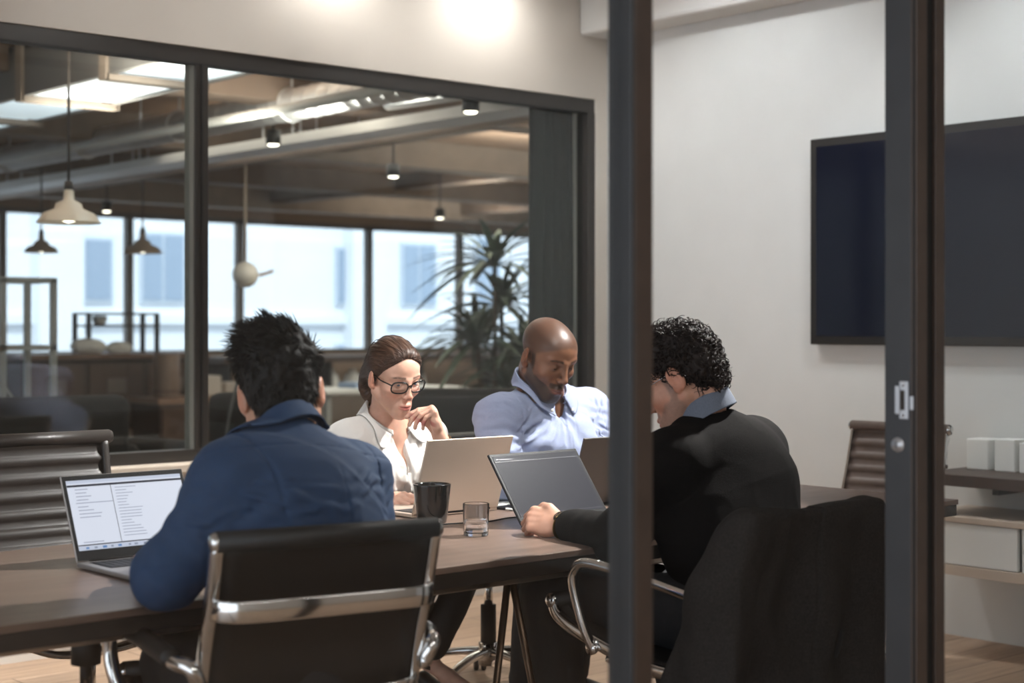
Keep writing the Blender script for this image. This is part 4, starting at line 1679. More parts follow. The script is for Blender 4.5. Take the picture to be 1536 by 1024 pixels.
    Hh.half((0, 0.030, 0.028), (0, 0.72, -0.69), 0.012)
    Hh.half((0, -0.05, -0.078), (0, 0.2, -1), 0.012)
    for sx in (-1, 1):
        Hh.ell((sx * 0.09, 0.004, -0.014), (0.030, 0.036, 0.040), 0.008, 's')
    Hh.disp = lambda p: 0.006 * vnoise(p, 62) + 0.003 * vnoise(p, 130)
    Hh.damp = 0.01
    hair = solid_obj('hair', Hh, 0.003, M_hair_dk, root, None, org)
    Hh.disp = None
    n = 1150
    d = rnd_dirs(n * 3)
    d = d[(d[:, 2] > -0.85) & (d[:, 1] < 0.75)][:n]
    n = len(d)
    cc = np.array((0, -0.02, 0.03))
    w0 = ho + HR @ (cc * hs)
    dw = d @ HR.T
    r0 = shell_radius(Hh, w0, dw)
    ins = np.linalg.norm(d * 0 + 1, axis=1) > 0
    base = w0 + dw * (r0[:, None] - 0.002)
    tang = np.cross(dw, rs.randn(n, 3))
    tang /= np.linalg.norm(tang, axis=1, keepdims=True)
    down = np.array((0, -0.35, -0.9)) @ HR.T
    tang = tang + 0.9 * down
    tang -= dw * (tang * dw).sum(1, keepdims=True)
    tang /= np.linalg.norm(tang, axis=1, keepdims=True)
    bi = np.cross(dw, tang)
    t = np.linspace(0, 1, 13)[None, :, None]
    R_ = rs.uniform(0.0045, 0.0085, n)[:, None, None]
    turns = rs.uniform(0.8, 1.6, n)[:, None, None] * 2 * PI
    ph = rs.uniform(0, 2 * PI, n)[:, None, None]
    L = rs.uniform(0.018, 0.042, n)[:, None, None]
    paths = base[:, None] + tang[:, None] * L * t + R_ * (np.cos(turns * t + ph) * dw[:, None] + np.sin(turns * t + ph) * bi[:, None]) + dw[:, None] * 0.002
    strands_obj('hair_curls', paths, rs.uniform(0.0011, 0.0022, n), M_hair_dk, hair, org)
    return root
# ------------------------------------------------------------------ the setting
WX, WY, CZ = 5.786, 5.87, 3.10        # screen wall, window wall, ceiling of the meeting room
OY = 18.0                              # far window line of the open office
M_wall = mat('white_plaster', (206, 206, 203), 0.9, var=0.03, scale=3, bump=0.06, bscale=40)
M_wallw = mat('warm_plaster', (206, 198, 188), 0.9, var=0.03, scale=3, bump=0.06, bscale=40)
M_ceil = mat('ceiling_paint', (205, 203, 199), 0.95)
M_oak = mat_planks('oak_planks', (184, 156, 132), (168, 140, 116), (110, 90, 72), 0.42, 0.0, 1.0, 1.5, 0.17)
M_ofloor = mat_planks('dark_office_boards', (112, 94, 80), (96, 80, 68), (50, 42, 36), 0.38, PI / 2, 1.0, 1.5, 0.2)
M_frame = mat('dark_bronze_frame', (46, 42, 39), 0.42, 0.0, var=0.12, scale=20, bump=0.05)
M_framei = mat('bronze_frame_inner', (84, 78, 72), 0.5)
M_post = mat('black_steel_post', (44, 45, 47), 0.42, 0.0, var=0.10, scale=14, bump=0.04, bscale=90)
M_gasket = mat('rubber_gasket', (14, 14, 14), 0.6)
M_pane = mat_glass('window_pane', (244, 248, 247), 1.0)
M_pane2 = mat_glass('front_pane', (250, 251, 251), 0.7)
M_concrete = mat('brown_soffit', (150, 126, 108), 0.9, var=0.18, scale=2.5, bump=0.1, bscale=20)
M_deck = mat('corrugated_deck', (196, 178, 164), 0.7, var=0.1, scale=4)
M_beam = mat('painted_beam', (150, 136, 124), 0.8, var=0.12, scale=5)
M_beamd = mat('dark_beam', (112, 96, 84), 0.85, var=0.15, scale=5)
M_galv = mat('galvanised_duct', (226, 228, 230), 0.28, 0.6, var=0.08, scale=9)
M_white = mat('white_paint', (232, 232, 228), 0.6)
M_black = mat('matt_black', (22, 21, 20), 0.55)
M_walnut = mat('dark_walnut', (66, 48, 38), 0.5, var=0.25, scale=5, stretch=(1, 10, 10))
M_sill = mat('pale_sill', (206, 192, 176), 0.6)
M_curtain = mat('grey_green_curtain', (50, 54, 52), 0.95, var=0.1, scale=60, bump=0.2, bscale=300)


def sbox(name, lo, hi, m, bevel=0.0, parent=None, kind=True):
    o = MB().box(lo, hi, bevel).build(name, m, parent)
    return structure(o) if kind and parent is None else o


sbox('floor', (-4, -4.2, -0.1), (WX + 0.2, WY + 0.06, 0.0), M_oak)
sbox('floor_office', (-4, WY + 0.06, -0.1), (22, OY + 0.3, -0.005), M_ofloor)
sbox('ceiling', (-4, -4.2, CZ), (WX + 0.15, WY + 0.13, CZ + 0.12), M_ceil)
sbox('ceiling_soffit', (5.58, -4.2, 2.79), (WX, WY, CZ), M_ceil, 0.02)
sbox('wall_right', (WX, -4.2, 0), (WX + 0.14, WY + 0.13, CZ), M_wall)
sbox('wall_front', (-4, -4.35, 0), (WX + 0.14, -4.2, CZ), M_wallw)

# window wall: sill wall, header, right stub
mb = MB()
mb.box((-4, WY, 0), (WX, WY + 0.13, 0.70))
mb.box((-4, WY, 2.476), (WX, WY + 0.13, CZ))
mb.box((5.702, WY, 0.70), (WX, WY + 0.13, 2.476))
structure(mb.build('wall_back', M_wallw))
sbox('trim_1', (-4, WY - 0.10, 0.70), (5.702, WY + 0.10, 0.735), M_sill, 0.004)
mb = MB()
mb.box((-4, WY + 0.01, 2.408), (5.702, WY + 0.09, 2.476), 0.003)
mb.box((-4, WY + 0.01, 0.735), (5.702, WY + 0.09, 0.785), 0.003)
for x in (-1.3, 1.06, 3.40):
    mb.box((x - 0.038, WY + 0.005, 0.785), (x + 0.026, WY + 0.09, 2.408), 0.003)
mb.box((5.650, WY + 0.005, 0.785), (5.702, WY + 0.09, 2.408), 0.003)
wf = structure(mb.build('window_1', M_frame))
mb = MB()
for x in (-1.3, 1.06, 3.40):
    mb.box((x - 0.012, WY - 0.002, 0.79), (x - 0.004, WY + 0.006, 2.405))
mb.box((-4, WY + 0.004, 2.400), (5.65, WY + 0.012, 2.410))
mb.build('gasket', M_gasket, wf)
MB().box((3.3585, WY + 0.014, 0.785), (3.363, WY + 0.088, 2.408)).build('lit_face_strip', mat('painted_lit_face', (128, 126, 118), 0.55), wf)  # lighter strip paints daylight onto this side of the mullion
for a, b in ((-4, -1.338), (-1.274, 1.022), (1.086, 3.362), (3.426, 5.650)):
    MB().box((a, WY + 0.045, 0.785), (b, WY + 0.053, 2.408)).build('pane', M_pane, wf)

# glazed front between corridor and meeting room
GY = 1.75
mb = MB()
mb.box((1.778, GY, 0), (1.822, GY + 0.054, CZ), 0.003)
mb.box((-4, GY, 0), (1.778, GY + 0.054, 0.05), 0.003)
mb.box((-4, GY, CZ - 0.05), (1.778, GY + 0.054, CZ), 0.003)
mb.box((1.822, GY, CZ - 0.05), (2.547, GY + 0.07, CZ), 0.003)
w2 = structure(mb.build('window_2', M_post))
MB().box((-4, GY + 0.022, 0.05), (1.778, GY + 0.030, CZ - 0.05)).build('pane', M_pane2, w2)
mb = MB()
mb.box((2.547, GY + 0.014, 0), (2.640, GY + 0.073, CZ), 0.002)
mb.box((2.640, GY + 0.01, 0), (WX, GY + 0.06, 0.05), 0.003)
mb.box((2.640, GY + 0.01, CZ - 0.05), (WX, GY + 0.06, CZ), 0.003)
d1 = structure(mb.build('door_1', M_post))
M_brz = mat('bronze_casing', (62, 50, 42), 0.45, 0.0, var=0.12, scale=18)
MB().box((2.5475, GY, 0), (2.582, GY + 0.0155, CZ), 0.002).build('casing', M_brz, d1)
MB().box((2.610, GY, 0), (2.6405, GY + 0.0155, CZ), 0.002).build('casing', M_brz, d1)
MB().box((1.783, GY - 0.004, 0), (1.8225, GY + 0.002, CZ), 0.001).build('casing', M_brz, w2)
mb = MB()
mb.box((2.5455, GY + 0.0045, 0), (2.549, GY + 0.0075, CZ))
mb.box((2.582, GY + 0.008, 0), (2.610, GY + 0.015, CZ))
mb.build('gasket', M_gasket, d1)
MB().box((2.640, GY + 0.03, 0.05), (WX, GY + 0.038, CZ - 0.05)).build('pane', M_pane2, d1)
# strike plate and lock on the jamb
M_nick = mat('satin_nickel', (186, 188, 192), 0.35, 0.7)
zc = 1.160
mb = MB()
y0 = GY + 0.018
mb.box((2.5445, y0, zc - 0.036), (2.5472, y0 + 0.020, zc + 0.036), 0.001)
mb.box((2.5445, y0 + 0.016, zc - 0.027), (2.5472, y0 + 0.030, zc + 0.027), 0.001)
mb.box((2.5435, y0 - 0.012, zc - 0.018), (2.5472, y0 - 0.004, zc + 0.008), 0.001)
sp = mb.build('strike_plate', M_nick, d1)
MB().box((2.5440, y0 + 0.0075, zc - 0.019), (2.5450, y0 + 0.0175, zc + 0.019)).build('slot', mat('slot_shadow', (52, 46, 40), 0.8), sp)
for dz in (-0.029, 0.029):
    MB().cyl((2.5438, y0 + 0.011, zc + dz), (2.5448, y0 + 0.011, zc + dz), 0.003, n=12).build('screw', M_steel, sp)
lk = MB().lathe([(0.0001, 0.004), (0.008, 0.004), (0.0085, 0.003), (0.0135, 0.0025), (0.0145, 0)], (2.547, GY + 0.043, 1.074), 28,
                Matrix.Rotation(-PI / 2, 4, 'Y')).build('lock_cylinder', M_nick, d1)
MB().box((2.5425, GY + 0.0415, 1.068), (2.5432, GY + 0.0445, 1.080)).build('keyhole', M_gasket, lk)

# ------------------------------------------------------------------ television and wall-hung sideboard
tv = empty('television', (WX, 3.68, 1.684), 0, 'large dark flat screen hung on the white wall', 'television')


def rel(mb, name, m, parent, org):
    return mb.build(name, m, parent, off=org)


o_ = (WX, 3.68, 1.684)
mb = MB()
mb.box((WX - 0.055, 2.85, 1.22), (WX - 0.012, 4.506, 2.149), 0.004)
rel(mb, 'casing', mat('tv_casing', (30, 27, 25), 0.45), tv, o_)
mb = MB()
mb.box((WX - 0.012, 3.3, 1.4), (WX, 4.0, 1.95))
rel(mb, 'wall_bracket', M_black, tv, o_)
mb = MB()
mb.box((WX - 0.0565, 2.885, 1.258), (WX - 0.0545, 4.471, 2.112))
rel(mb, 'screen', mat('tv_screen', (22, 25, 38), 0.10, spec=0.7), tv, o_)

o_ = (5.60, 2.75, 0.33)
sb = empty('sideboard', o_, 0, 'white floating sideboard with beige edges under the dark wall shelf', 'sideboard')
M_beige = mat('beige_laminate', (196, 178, 160), 0.5)
mb = MB()
mb.box((5.385, 1.85, 0.533), (WX, 3.72, 0.556), 0.002)
mb.box((5.385, 1.85, 0.325), (WX, 3.72, 0.365), 0.002)
mb.box((5.41, 3.70, 0.365), (WX, 3.72, 0.533))
mb.box((5.41, 1.85, 0.365), (WX, 1.87, 0.533))
rel(mb, 'carcass', M_beige, sb, o_)
for a in (1.875, 2.335, 2.795, 3.255):
    mb = MB()
    mb.box((5.39, a, 0.368), (5.412, a + 0.44, 0.530), 0.002)
    rel(mb, 'drawer', M_white, sb, o_)
o_ = (5.60, 2.75, 0.68)
sh = empty('wall_shelf', o_, 0, 'dark wooden wall shelf above the white sideboard', 'shelf')
mb = MB()
mb.box((5.40, 1.85, 0.672), (WX, 3.70, 0.718), 0.003)
rel(mb, 'board', M_walnut, sh, o_)
for y in (2.0, 3.4):
    mb = MB()
    mb.box((5.5, y, 0.64), (WX, y + 0.03, 0.672))
    rel(mb, 'bracket', M_black, sh, o_)
for i, (y, w, h_) in enumerate(((3.55, 0.10, 0.125), (3.43, 0.09, 0.130), (3.28, 0.13, 0.120), (3.10, 0.15, 0.115), (2.93, 0.14, 0.118))):
    o = MB().box((5.66, y, 0.718), (5.76, y + w, 0.718 + h_), 0.004).build('box_file', M_white)
    setp(o, ['white box file at the left end of the dark wall shelf', 'second white box file from the left on the dark wall shelf',
             'wide white box file third along the dark wall shelf', 'white box file fourth along the dark wall shelf',
             'white box file fifth along the dark wall shelf'][i], 'box file', 'white box files on the wall shelf')

# ------------------------------------------------------------------ open office behind the glass
mb = MB()
prof = []
x = -4.0
while x < 20:
    prof += [(x, 3.02), (x + 0.05, 2.985), (x + 0.10, 2.985), (x + 0.15, 3.02)]
    x += 0.2
poly = prof
vs = [(a, WY + 0.13, b) for a, b in poly] + [(a, 8.6, b) for a, b in poly]
n = len(poly)
mb.add(vs, [(i, i + 1, n + i + 1, n + i) for i in range(n - 1)])
structure(mb.build('ceiling_deck', M_deck))
sbox('ceiling_office', (-4, WY + 0.13, 3.03), (22, OY + 0.3, 3.3), M_concrete)
sbox('wall_office_left', (-4.2, WY, 0), (-4, OY + 0.3, 3.3), M_wallw)
sbox('wall_office_right', (21.8, WY, 0), (22, OY + 0.3, 3.3), M_wallw)
sbox('wall_office_front', (5.74, WY + 0.131, 0), (22, WY + 0.26, 3.3), M_wallw)
# cross beams and long beams
for i, y in enumerate((8.9, 11.6, 14.4, 17.0)):
    sbox('beam_cross', (-4, y, 2.80 - 0.02 * (i % 2)), (22, y + 0.30, 3.03), M_beam if i % 2 else M_beamd)
for x in (7.9, 10.8, 13.9, 17.0):
    sbox('beam_long', (x, WY + 0.13, 2.86), (x + 0.24, OY, 3.03), M_beamd)
# far window line
mb = MB()
mb.box((-4, OY, 0), (22, OY + 0.2, 0.94))
mb.box((-4, OY, 2.72), (22, OY + 0.2, 3.1))
structure(mb.build('wall_office_back', mat('far_wall', (150, 128, 110), 0.9)))
mb = MB()
MX = [-2.4, -0.6, 1.2, 3.0, 4.8, 6.55, 7.75, 9.4, 11.0, 13.1, 14.75, 16.4, 18.0, 19.6]
for x in MX:
    mb.box((x - 0.045, OY + 0.03, 0.94), (x + 0.045, OY + 0.13, 2.72))
mb.box((-4, OY + 0.03, 2.66), (22, OY + 0.13, 2.72))
mb.box((-4, OY + 0.03, 0.94), (22, OY + 0.13, 1.0))
wf = structure(mb.build('window_3', mat('grey_window_frame', (104, 98, 94), 0.5)))
for a, b in zip([-4] + MX, MX + [22]):
    MB().box((a + 0.045, OY + 0.07, 1.0), (b - 0.045, OY + 0.078, 2.66)).build('pane', mat_glass('far_pane', (248, 250, 252), 0.6) if a == -4 else bpy.data.materials['far_pane'], wf)

# building across the street
bo = (14, 27, -3)
M_fac = mat('pale_render', (226, 230, 236), 0.9, var=0.04, scale=0.7)
M_facw = mat('facade_glass', (150, 166, 186), 0.35, spec=0.4)
M_facm = mat('facade_metal', (192, 202, 214), 0.6)
bld = empty('building', bo, 0, 'pale office building across the street beyond the far windows', 'building')
mb = MB()
mb.box((-6, 27, -3), (42, 33, 12))
rel(mb, 'wall', M_fac, bld, bo)
k = 0
for ix in range(15):
    for iz in range(3):
        x = 4.0 + ix * 2.05 + (0.35 if ix % 3 == 1 else 0)
        z = -0.6 + iz * 2.35
        w = (0.75, 1.15, 0.95)[ix % 3]
        h_ = (1.35, 1.55, 1.2)[(ix + iz) % 3]
        if (ix * 7 + iz * 3) % 5 == 0:
            continue
        mb = MB()
        mb.box((x, 26.93, z), (x + w, 27.02, z + h_))
        f = rel(mb, 'window', M_facm, bld, bo)
        mb = MB()
        mb.box((x + 0.06, 26.91, z + 0.06), (x + w / 2 - 0.03, 26.94, z + h_ - 0.06))
        mb.box((x + w / 2 + 0.03, 26.91, z + 0.06), (x + w - 0.06, 26.94, z + h_ - 0.06))
        rel(mb, 'pane', M_facw, f, bo)
mb = MB()
for z in (1.35, 3.75, 6.1):
    mb.box((-6, 26.86, z), (42, 27, z + 0.16))
rel(mb, 'string_course', M_fac, bld, bo)
for x in (6.9, 12.1, 18.9, 24.0):
    mb = MB()
    mb.box((x, 26.6, -3), (x + 0.85, 27.0, 12))
    rel(mb, 'pier', M_fac, bld, bo)
sbox('street', (-20, 18.4, -3.2), (60, 27, -3.0), mat('street_paving', (150, 152, 156), 0.9))

# curtain inside the office edge
mb = MB()
px_ = np.linspace(5.40, 5.655, 60)
mb.grid(lambda u, v: (5.445 + 0.265 * u, 6.07 + 0.034 * math.sin(u * 2 * PI * 4.5 + 0.4 * math.sin(3 * v)) + 0.008 * math.sin(u * 61), 0.03 + 2.52 * v), 72, 8, True, 0.004)
cu = setp(mb.build('curtain', M_curtain, None, (0, 0, 0)), 'long grey green curtain hanging at the right edge of the glazed wall', 'curtain')
mb = MB()
mb.tube([(5.2, 6.07, 2.56), (5.78, 6.07, 2.56)], 0.012, 10)
mb.build('rail', M_black, cu)

# duct with its branch, tray, lamp trough
o_ = (5.82, 12, 2.78)
du = empty('spiral_duct', o_, 0, 'long silver spiral duct under the office ceiling', 'duct')
mb = MB()
path, sc = [], []
y = 6.4
while y < 17.6:
    for dy, s in ((0, 1), (0.10, 1), (0.105, 1.035), (0.12, 1.035), (0.125, 1)):
        path.append((5.82, y + dy, 2.78))
        sc.append(s)
    y += 0.14
mb.tube(path, 0.105, 20, scales=sc)
rel(mb, 'pipe', M_galv, du, o_)
for y in (7.4, 8.9, 10.4, 11.9, 13.4, 14.9, 16.4):
    mb = MB()
    mb.tube([(5.82 + 0.112 * math.cos(t), y, 2.78 + 0.112 * math.sin(t)) for t in np.linspace(0, 2 * PI, 25)[:-1]], 0.009, 6, True)
    mb.box((5.812, y - 0.006, 2.89), (5.828, y + 0.006, 3.03))
    rel(mb, 'clamp', M_galv, du, o_)
mb = MB()
mb.tube(spline([(5.92, 7.2, 2.76), (6.1, 7.3, 2.74), (6.22, 7.6, 2.76), (6.25, 8.4, 2.78)], 8), 0.05, 12)
rel(mb, 'branch', M_galv, du, o_)
o_ = (6.45, 12, 2.62)
tr = empty('cable_tray', o_, 0, 'pale cable tray running beside the silver duct', 'cable tray')
mb = MB()
mb.sweep([(6.42, 6.4, 2.64), (6.42, 17.6, 2.64)], [(-0.14, -0.02), (0.14, -0.02), (0.14, 0.05), (0.13, 0.05), (0.13, -0.01), (-0.13, -0.01), (-0.13, 0.05), (-0.14, 0.05)], smooth=False)
rel(mb, 'channel', mat('pale_tray', (206, 200, 194), 0.45, 0.3), tr, o_)
for y in (7.6, 10.0, 12.4, 14.8):
    for dx in (-0.13, 0.13):
        rel(MB().cyl((6.42 + dx, y, 2.66), (6.42 + dx, y, 3.03), 0.006, n=6), 'hanger', M_galv, tr, o_)
for i, (x, z, r) in enumerate(((6.75, 2.72, 0.035), (6.9, 2.69, 0.045), (5.4, 2.66, 0.03), (7.3, 2.80, 0.05))):
    o = MB().tube([(x, 6.4, z), (x, 17.7, z)], r, 10).build('pipe', [M_galv, M_deck, M_white, M_deck][i])
    for yy in (7.5, 10.2, 12.9, 15.6):
        MB().cyl((x, yy, z), (x, yy, 3.03), 0.006, n=6).build('hanger', M_galv, o)
    setp(o, ['thin silver pipe right of the cable tray under the office ceiling', 'beige pipe right of the thin silver pipe under the office ceiling',
             'thin white pipe left of the silver duct', 'thick beige pipe close to the office ceiling'][i], 'pipe', 'pipes under the office ceiling')
o_ = (4.15, 9.0, 2.7)
lt = empty('trough_light', o_, 0, 'grey suspended trough with white lit panels at the upper left', 'ceiling light')
mb = MB()
mb.box((3.86, 6.6, 2.63), (3.90, 12.5, 2.93))
mb.box((4.40, 6.6, 2.63), (4.44, 12.5, 2.93))
mb.box((3.86, 6.6, 2.90), (4.44, 12.5, 2.93))
rel(mb, 'housing', mat('grey_trough', (112, 110, 108), 0.6), lt, o_)
M_panel = mat_emit('lit_panel', (225, 236, 245), 0.9)
for y in (6.7, 7.75, 8.8, 9.85, 10.9):
    mb = MB()
    mb.box((3.90, y, 2.64), (4.40, y + 0.92, 2.66))
    rel(mb, 'diffuser', M_panel, lt, o_)
    mb = MB()
    mb.box((3.85, y + 0.94, 2.60), (4.45, y + 1.02, 2.635))
    mb.box((3.84, y + 0.94, 2.60), (3.86, y + 1.02, 3.03))
    mb.box((4.44, y + 0.94, 2.60), (4.46, y + 1.02, 3.03))
    rel(mb, 'bracket', M_beam, lt, o_)

# ceiling spots in the office
M_bulb = mat_emit('warm_lamp', (255, 240, 220), 9.0)
for i, (px, py, d, lab) in enumerate(((410, 217, 11.0, 'small lit spot under the cable tray'), (660, 327, 16.5, 'small lit spot above the potted palm'),
                                      (590, 265, 12.5, 'small lit spot under the office beams, centre of the right pane'), (160, 317, 16.0, 'small lit spot right of the large cream pendant'),
                                      (706, 168, 9.5, 'small lit spot near the top of the right pane'))):
    p = P(px, py, d)
    e = empty('spotlight', p, 0, lab, 'spotlight', 'spots under the office ceiling')
    MB().lathe([(0.0001, 0.10), (0.05, 0.10), (0.052, 0.0), (0.046, 0.0), (0.046, 0.02), (0.0001, 0.02)], (0, 0, 0), 20).build('housing', M_black, e)
    MB().lathe([(0.0001, -0.012), (0.03, -0.008), (0.045, 0.004), (0.046, 0.019)], (0, 0, 0), 20).build('lamp', M_bulb, e)
    MB().cyl((0, 0, 0.10), (0, 0, max(0.12, 3.03 - p[2])), 0.008, n=8).build('stem', M_black, e)

# pendants
M_cream = mat('cream_enamel', (226, 216, 202), 0.35)
M_cord = mat('lamp_cord', (60, 54, 50), 0.7)


def pendant(p, r, label, m):
    e = empty('pendant_lamp', p, 0, label, 'pendant lamp', 'pendants in the open office')
    MB().lathe([(r * 0.14, r * 1.02), (r * 0.17, r * 0.70), (r * 0.40, r * 0.58), (r * 0.44, r * 0.42), (r * 0.78, r * 0.28), (r * 0.98, 0.0), (r * 1.0, -0.03 * r),
                (r * 0.97, -0.03 * r), (r * 0.93, 0.0), (r * 0.74, r * 0.25), (r * 0.40, r * 0.38), (r * 0.10, r * 0.5)], (0, 0, 0), 36).build('lamp_shade', m, e)
    MB().lathe([(0.0001, r * 1.30), (r * 0.12, r * 1.28), (r * 0.15, r * 1.02), (r * 0.0001, r * 1.0)], (0, 0, 0), 20).build('socket', M_cord, e)
    MB().lathe([(0.0001, -0.02 * r), (r * 0.2, 0.03 * r), (r * 0.26, 0.18 * r), (r * 0.16, 0.38 * r), (0.0001, 0.42 * r)], (0, 0, 0), 20).build('bulb', M_bulb, e)
    MB().cyl((0, 0, r * 1.28), (0, 0, 3.03 - p[2]), 0.008, n=8).build('cord', M_cord, e)
    return e


pendant(P(103, 333, 8.1), 0.163, 'large cream pendant lamp, nearest of those at the left', M_cream)
M_pend2 = mat('warm_grey_enamel', (168, 150, 134), 0.4)
pendant(P(62, 378, 14.5), 0.16, 'small pendant lamp below and left of the large cream one', M_pend2)
pendant(P(214, 379, 14.5), 0.18, 'small pendant lamp beside the dark window post', M_pend2)
p = P(368, 412, 14.0)
e = empty('globe_lamp', p, 0, 'white globe lamp with a tan arm hanging before the far windows', 'lamp')
MB().lathe([(0.001 + 0.115 * math.sin(t), 0.115 * math.cos(t)) for t in np.linspace(0, PI, 20)], (0, 0, 0), 28).build('globe', mat('opal_globe', (238, 232, 222), 0.3), e)
MB().cyl((0, 0, 0.11), (0, 0, 3.03 - p[2]), 0.012, n=8).build('cord', M_beige, e)
MB().tube(spline([(0.08, 0, 0.0), (0.16, -0.02, 0.005), (0.26, -0.05, 0.04)], 6), 0.014, 8).build('arm', mat('tan_leather', (176, 140, 100), 0.6), e)

# metal shelf unit at the left
M_alu = mat('shelf_metal', (172, 174, 170), 0.5, 0.0)
q = P(80, 490, 10.8)
o_ = (q[0], q[1], 0)
un = empty('shelf_unit', o_, 0, 'open grey metal shelf unit at the left edge behind the glass', 'shelf')
for x in (-1.35, -0.36, 0.0):
    for y in (0, 0.42):
        mb = MB()
        mb.box((x - 0.02, y - 0.02, 0), (x + 0.02, y + 0.02, 1.62))
        mb.build('post', M_alu, un)
for z in (0.63, 1.14, 1.60):
    mb = MB()
    mb.box((-1.35, -0.02, z), (0, 0.0, z + 0.035))
    mb.box((-1.35, 0.42, z), (0, 0.44, z + 0.035))
    mb.box((-1.37, -0.02, z), (-1.35, 0.44, z + 0.035))
    mb.box((0, -0.02, z), (0.02, 0.44, z + 0.035))
    if z < 1.5:
        mb.box((-1.35, 0, z + 0.015), (0, 0.42, z + 0.03))
    mb.build('shelf_board', M_alu, un)
MB().tube([(-0.34, 0.44, 1.14), (0.0, 0.44, 0.66)], 0.012, 6).build('brace', M_alu, un)
setp(MB().box((-0.10, -0.15, 0), (0.12, 0.15, 0.10), 0.01).build('box', mat('grey_card', (120, 108, 98), 0.8), None, (q[0] - 0.36, q[1] + 0.2, 0.662)), 'brown box on the lower board of the metal shelf', 'box')
setp(MB().box((-0.14, -0.10, 0), (0.14, 0.10, 0.03), 0.003).build('paper_stack', M_white, None, (q[0] - 0.12, q[1] + 0.2, 0.662), (0, 0, 0.15)), 'white paper stack beside the brown box on the metal shelf', 'paper')
setp(MB().lathe([(0.0001, 0), (0.05, 0), (0.06, 0.05), (0.045, 0.10), (0.04, 0.1), (0.05, 0.05), (0.0001, 0.01)]).build('bowl', M_black, None, (q[0] - 0.6, q[1] + 0.2, 1.172)), 'small dark bowl on the middle board of the metal shelf', 'bowl')

# counter on castors, rack, bags
c = P(150, 490, 15.6)
o_ = (c[0], c[1], 0)
ct = empty('kitchen_counter', o_, 0, 'dark wooden counter on castors behind the metal shelf', 'counter')
MB().box((-1.0, -0.4, 0.99), (1.0, 0.4, 1.04), 0.004).build('worktop', mat('counter_top', (120, 92, 76), 0.4), ct)
mb = MB()
mb.box((-0.95, -0.32, 0.30), (0.95, 0.36, 0.98))
mb.build('carcass', M_walnut, ct)
M_pn = mat('brown_panel', (84, 64, 52), 0.45)
for x in (-0.9, -0.28, 0.34):
    mb = MB()
    mb.box((x, -0.345, 0.36), (x + 0.56, -0.32, 0.94), 0.004)
    d_ = mb.build('door', M_pn, ct)
    MB().box((x + 0.18, -0.36, 0.66), (x + 0.38, -0.345, 0.80)).build('vision_panel', mat('frosted_grey', (120, 108, 100), 0.4), d_)
for x in (-0.9, 0.9):
    for y in (-0.3, 0.32):
        MB().box((x - 0.035, y - 0.035, 0.14), (x + 0.035, y + 0.035, 0.99)).build('leg', M_black, ct)
        MB().lathe([(0.0001, -0.025), (0.065, -0.025), (0.07, 0), (0.065, 0.025), (0.0001, 0.025)], (x, y, 0.07), 20, Matrix.Rotation(PI / 2, 4, 'X')).build('castor', M_steel, ct)
r_ = empty('dish_rack', (c[0] + 0.20, c[1] + 0.05, 1.04), 0, 'black open rack standing on the dark counter', 'rack')
mb = MB()
for x in (-0.37, 0.37):
    for y in (-0.15, 0.15):
        mb.box((x - 0.02, y - 0.02, 0), (x + 0.02, y + 0.02, 0.40))
mb.build('frame', M_black, r_)
MB().box((-0.37, -0.15, 0.26), (0.37, 0.15, 0.28)).build('shelf_board', M_black, r_)
MB().box((-0.39, -0.17, 0.38), (0.39, 0.17, 0.40)).build('top_board', M_black, r_)
setp(MB().lathe([(0.0001, 0), (0.05, 0), (0.075, 0.05), (0.07, 0.09), (0.0001, 0.095)]).build('bowl', M_white, None, (c[0] + 0.02, c[1] + 0.05, 1.32)), 'white bowl inside the black rack', 'bowl')
for i, (dx, s) in enumerate(((-0.22, 0.17), (0.10, 0.13))):
    S_ = Solid()
    b = np.array((c[0] + dx - 0.05, c[1] - 0.28, 1.04))
    S_.ell(b + (0, 0, s * 0.42), (s, s * 0.6, s * 0.45), 0.02)
    S_.ell(b + (s * 0.5, 0, s * 0.35), (s * 0.6, s * 0.5, s * 0.36), 0.03)
    S_.disp = wrinkles(0.012, 14, seed=i)
    S_.damp = 0.02
    S_.half(b, (0, 0, -1))
    setp(solid_obj('paper_bag', S_, 0.012, M_white, None, None, b), ['crumpled white bag on the dark counter, the larger one', 'smaller crumpled white bag on the dark counter'][i], 'bag')
b = P(250, 490, 15.2)
bn = empty('bin', (b[0], b[1], 0.62), 0, 'brown drum standing on the low cabinet right of the counter', 'bin')
MB().lathe([(0.0001, 0), (0.12, 0), (0.125, 0.02), (0.122, 0.41), (0.115, 0.42), (0.0001, 0.42)], n=28).build('drum', mat('brown_drum', (134, 112, 96), 0.5), bn)
MB().lathe([(0.118, 0.05), (0.129, 0.055), (0.129, 0.07), (0.118, 0.075)], n=28).build('band', M_pn, bn)
lc = empty('low_cabinet', (b[0] + 0.55, b[1] + 0.1, 0), 0, 'low dark cabinet behind the dark window post', 'cabinet')
MB().box((-0.75, -0.3, 0.56), (1.1, 0.3, 0.62), 0.004).build('top', mat('cabinet_top', (150, 118, 98), 0.4), lc)
MB().box((-0.72, -0.27, 0.05), (1.07, 0.27, 0.56)).build('carcass', M_walnut, lc)
for x in (-0.7, -0.1, 0.5):
    MB().box((x, -0.29, 0.09), (x + 0.56, -0.27, 0.53), 0.003).build('door', M_pn, lc)
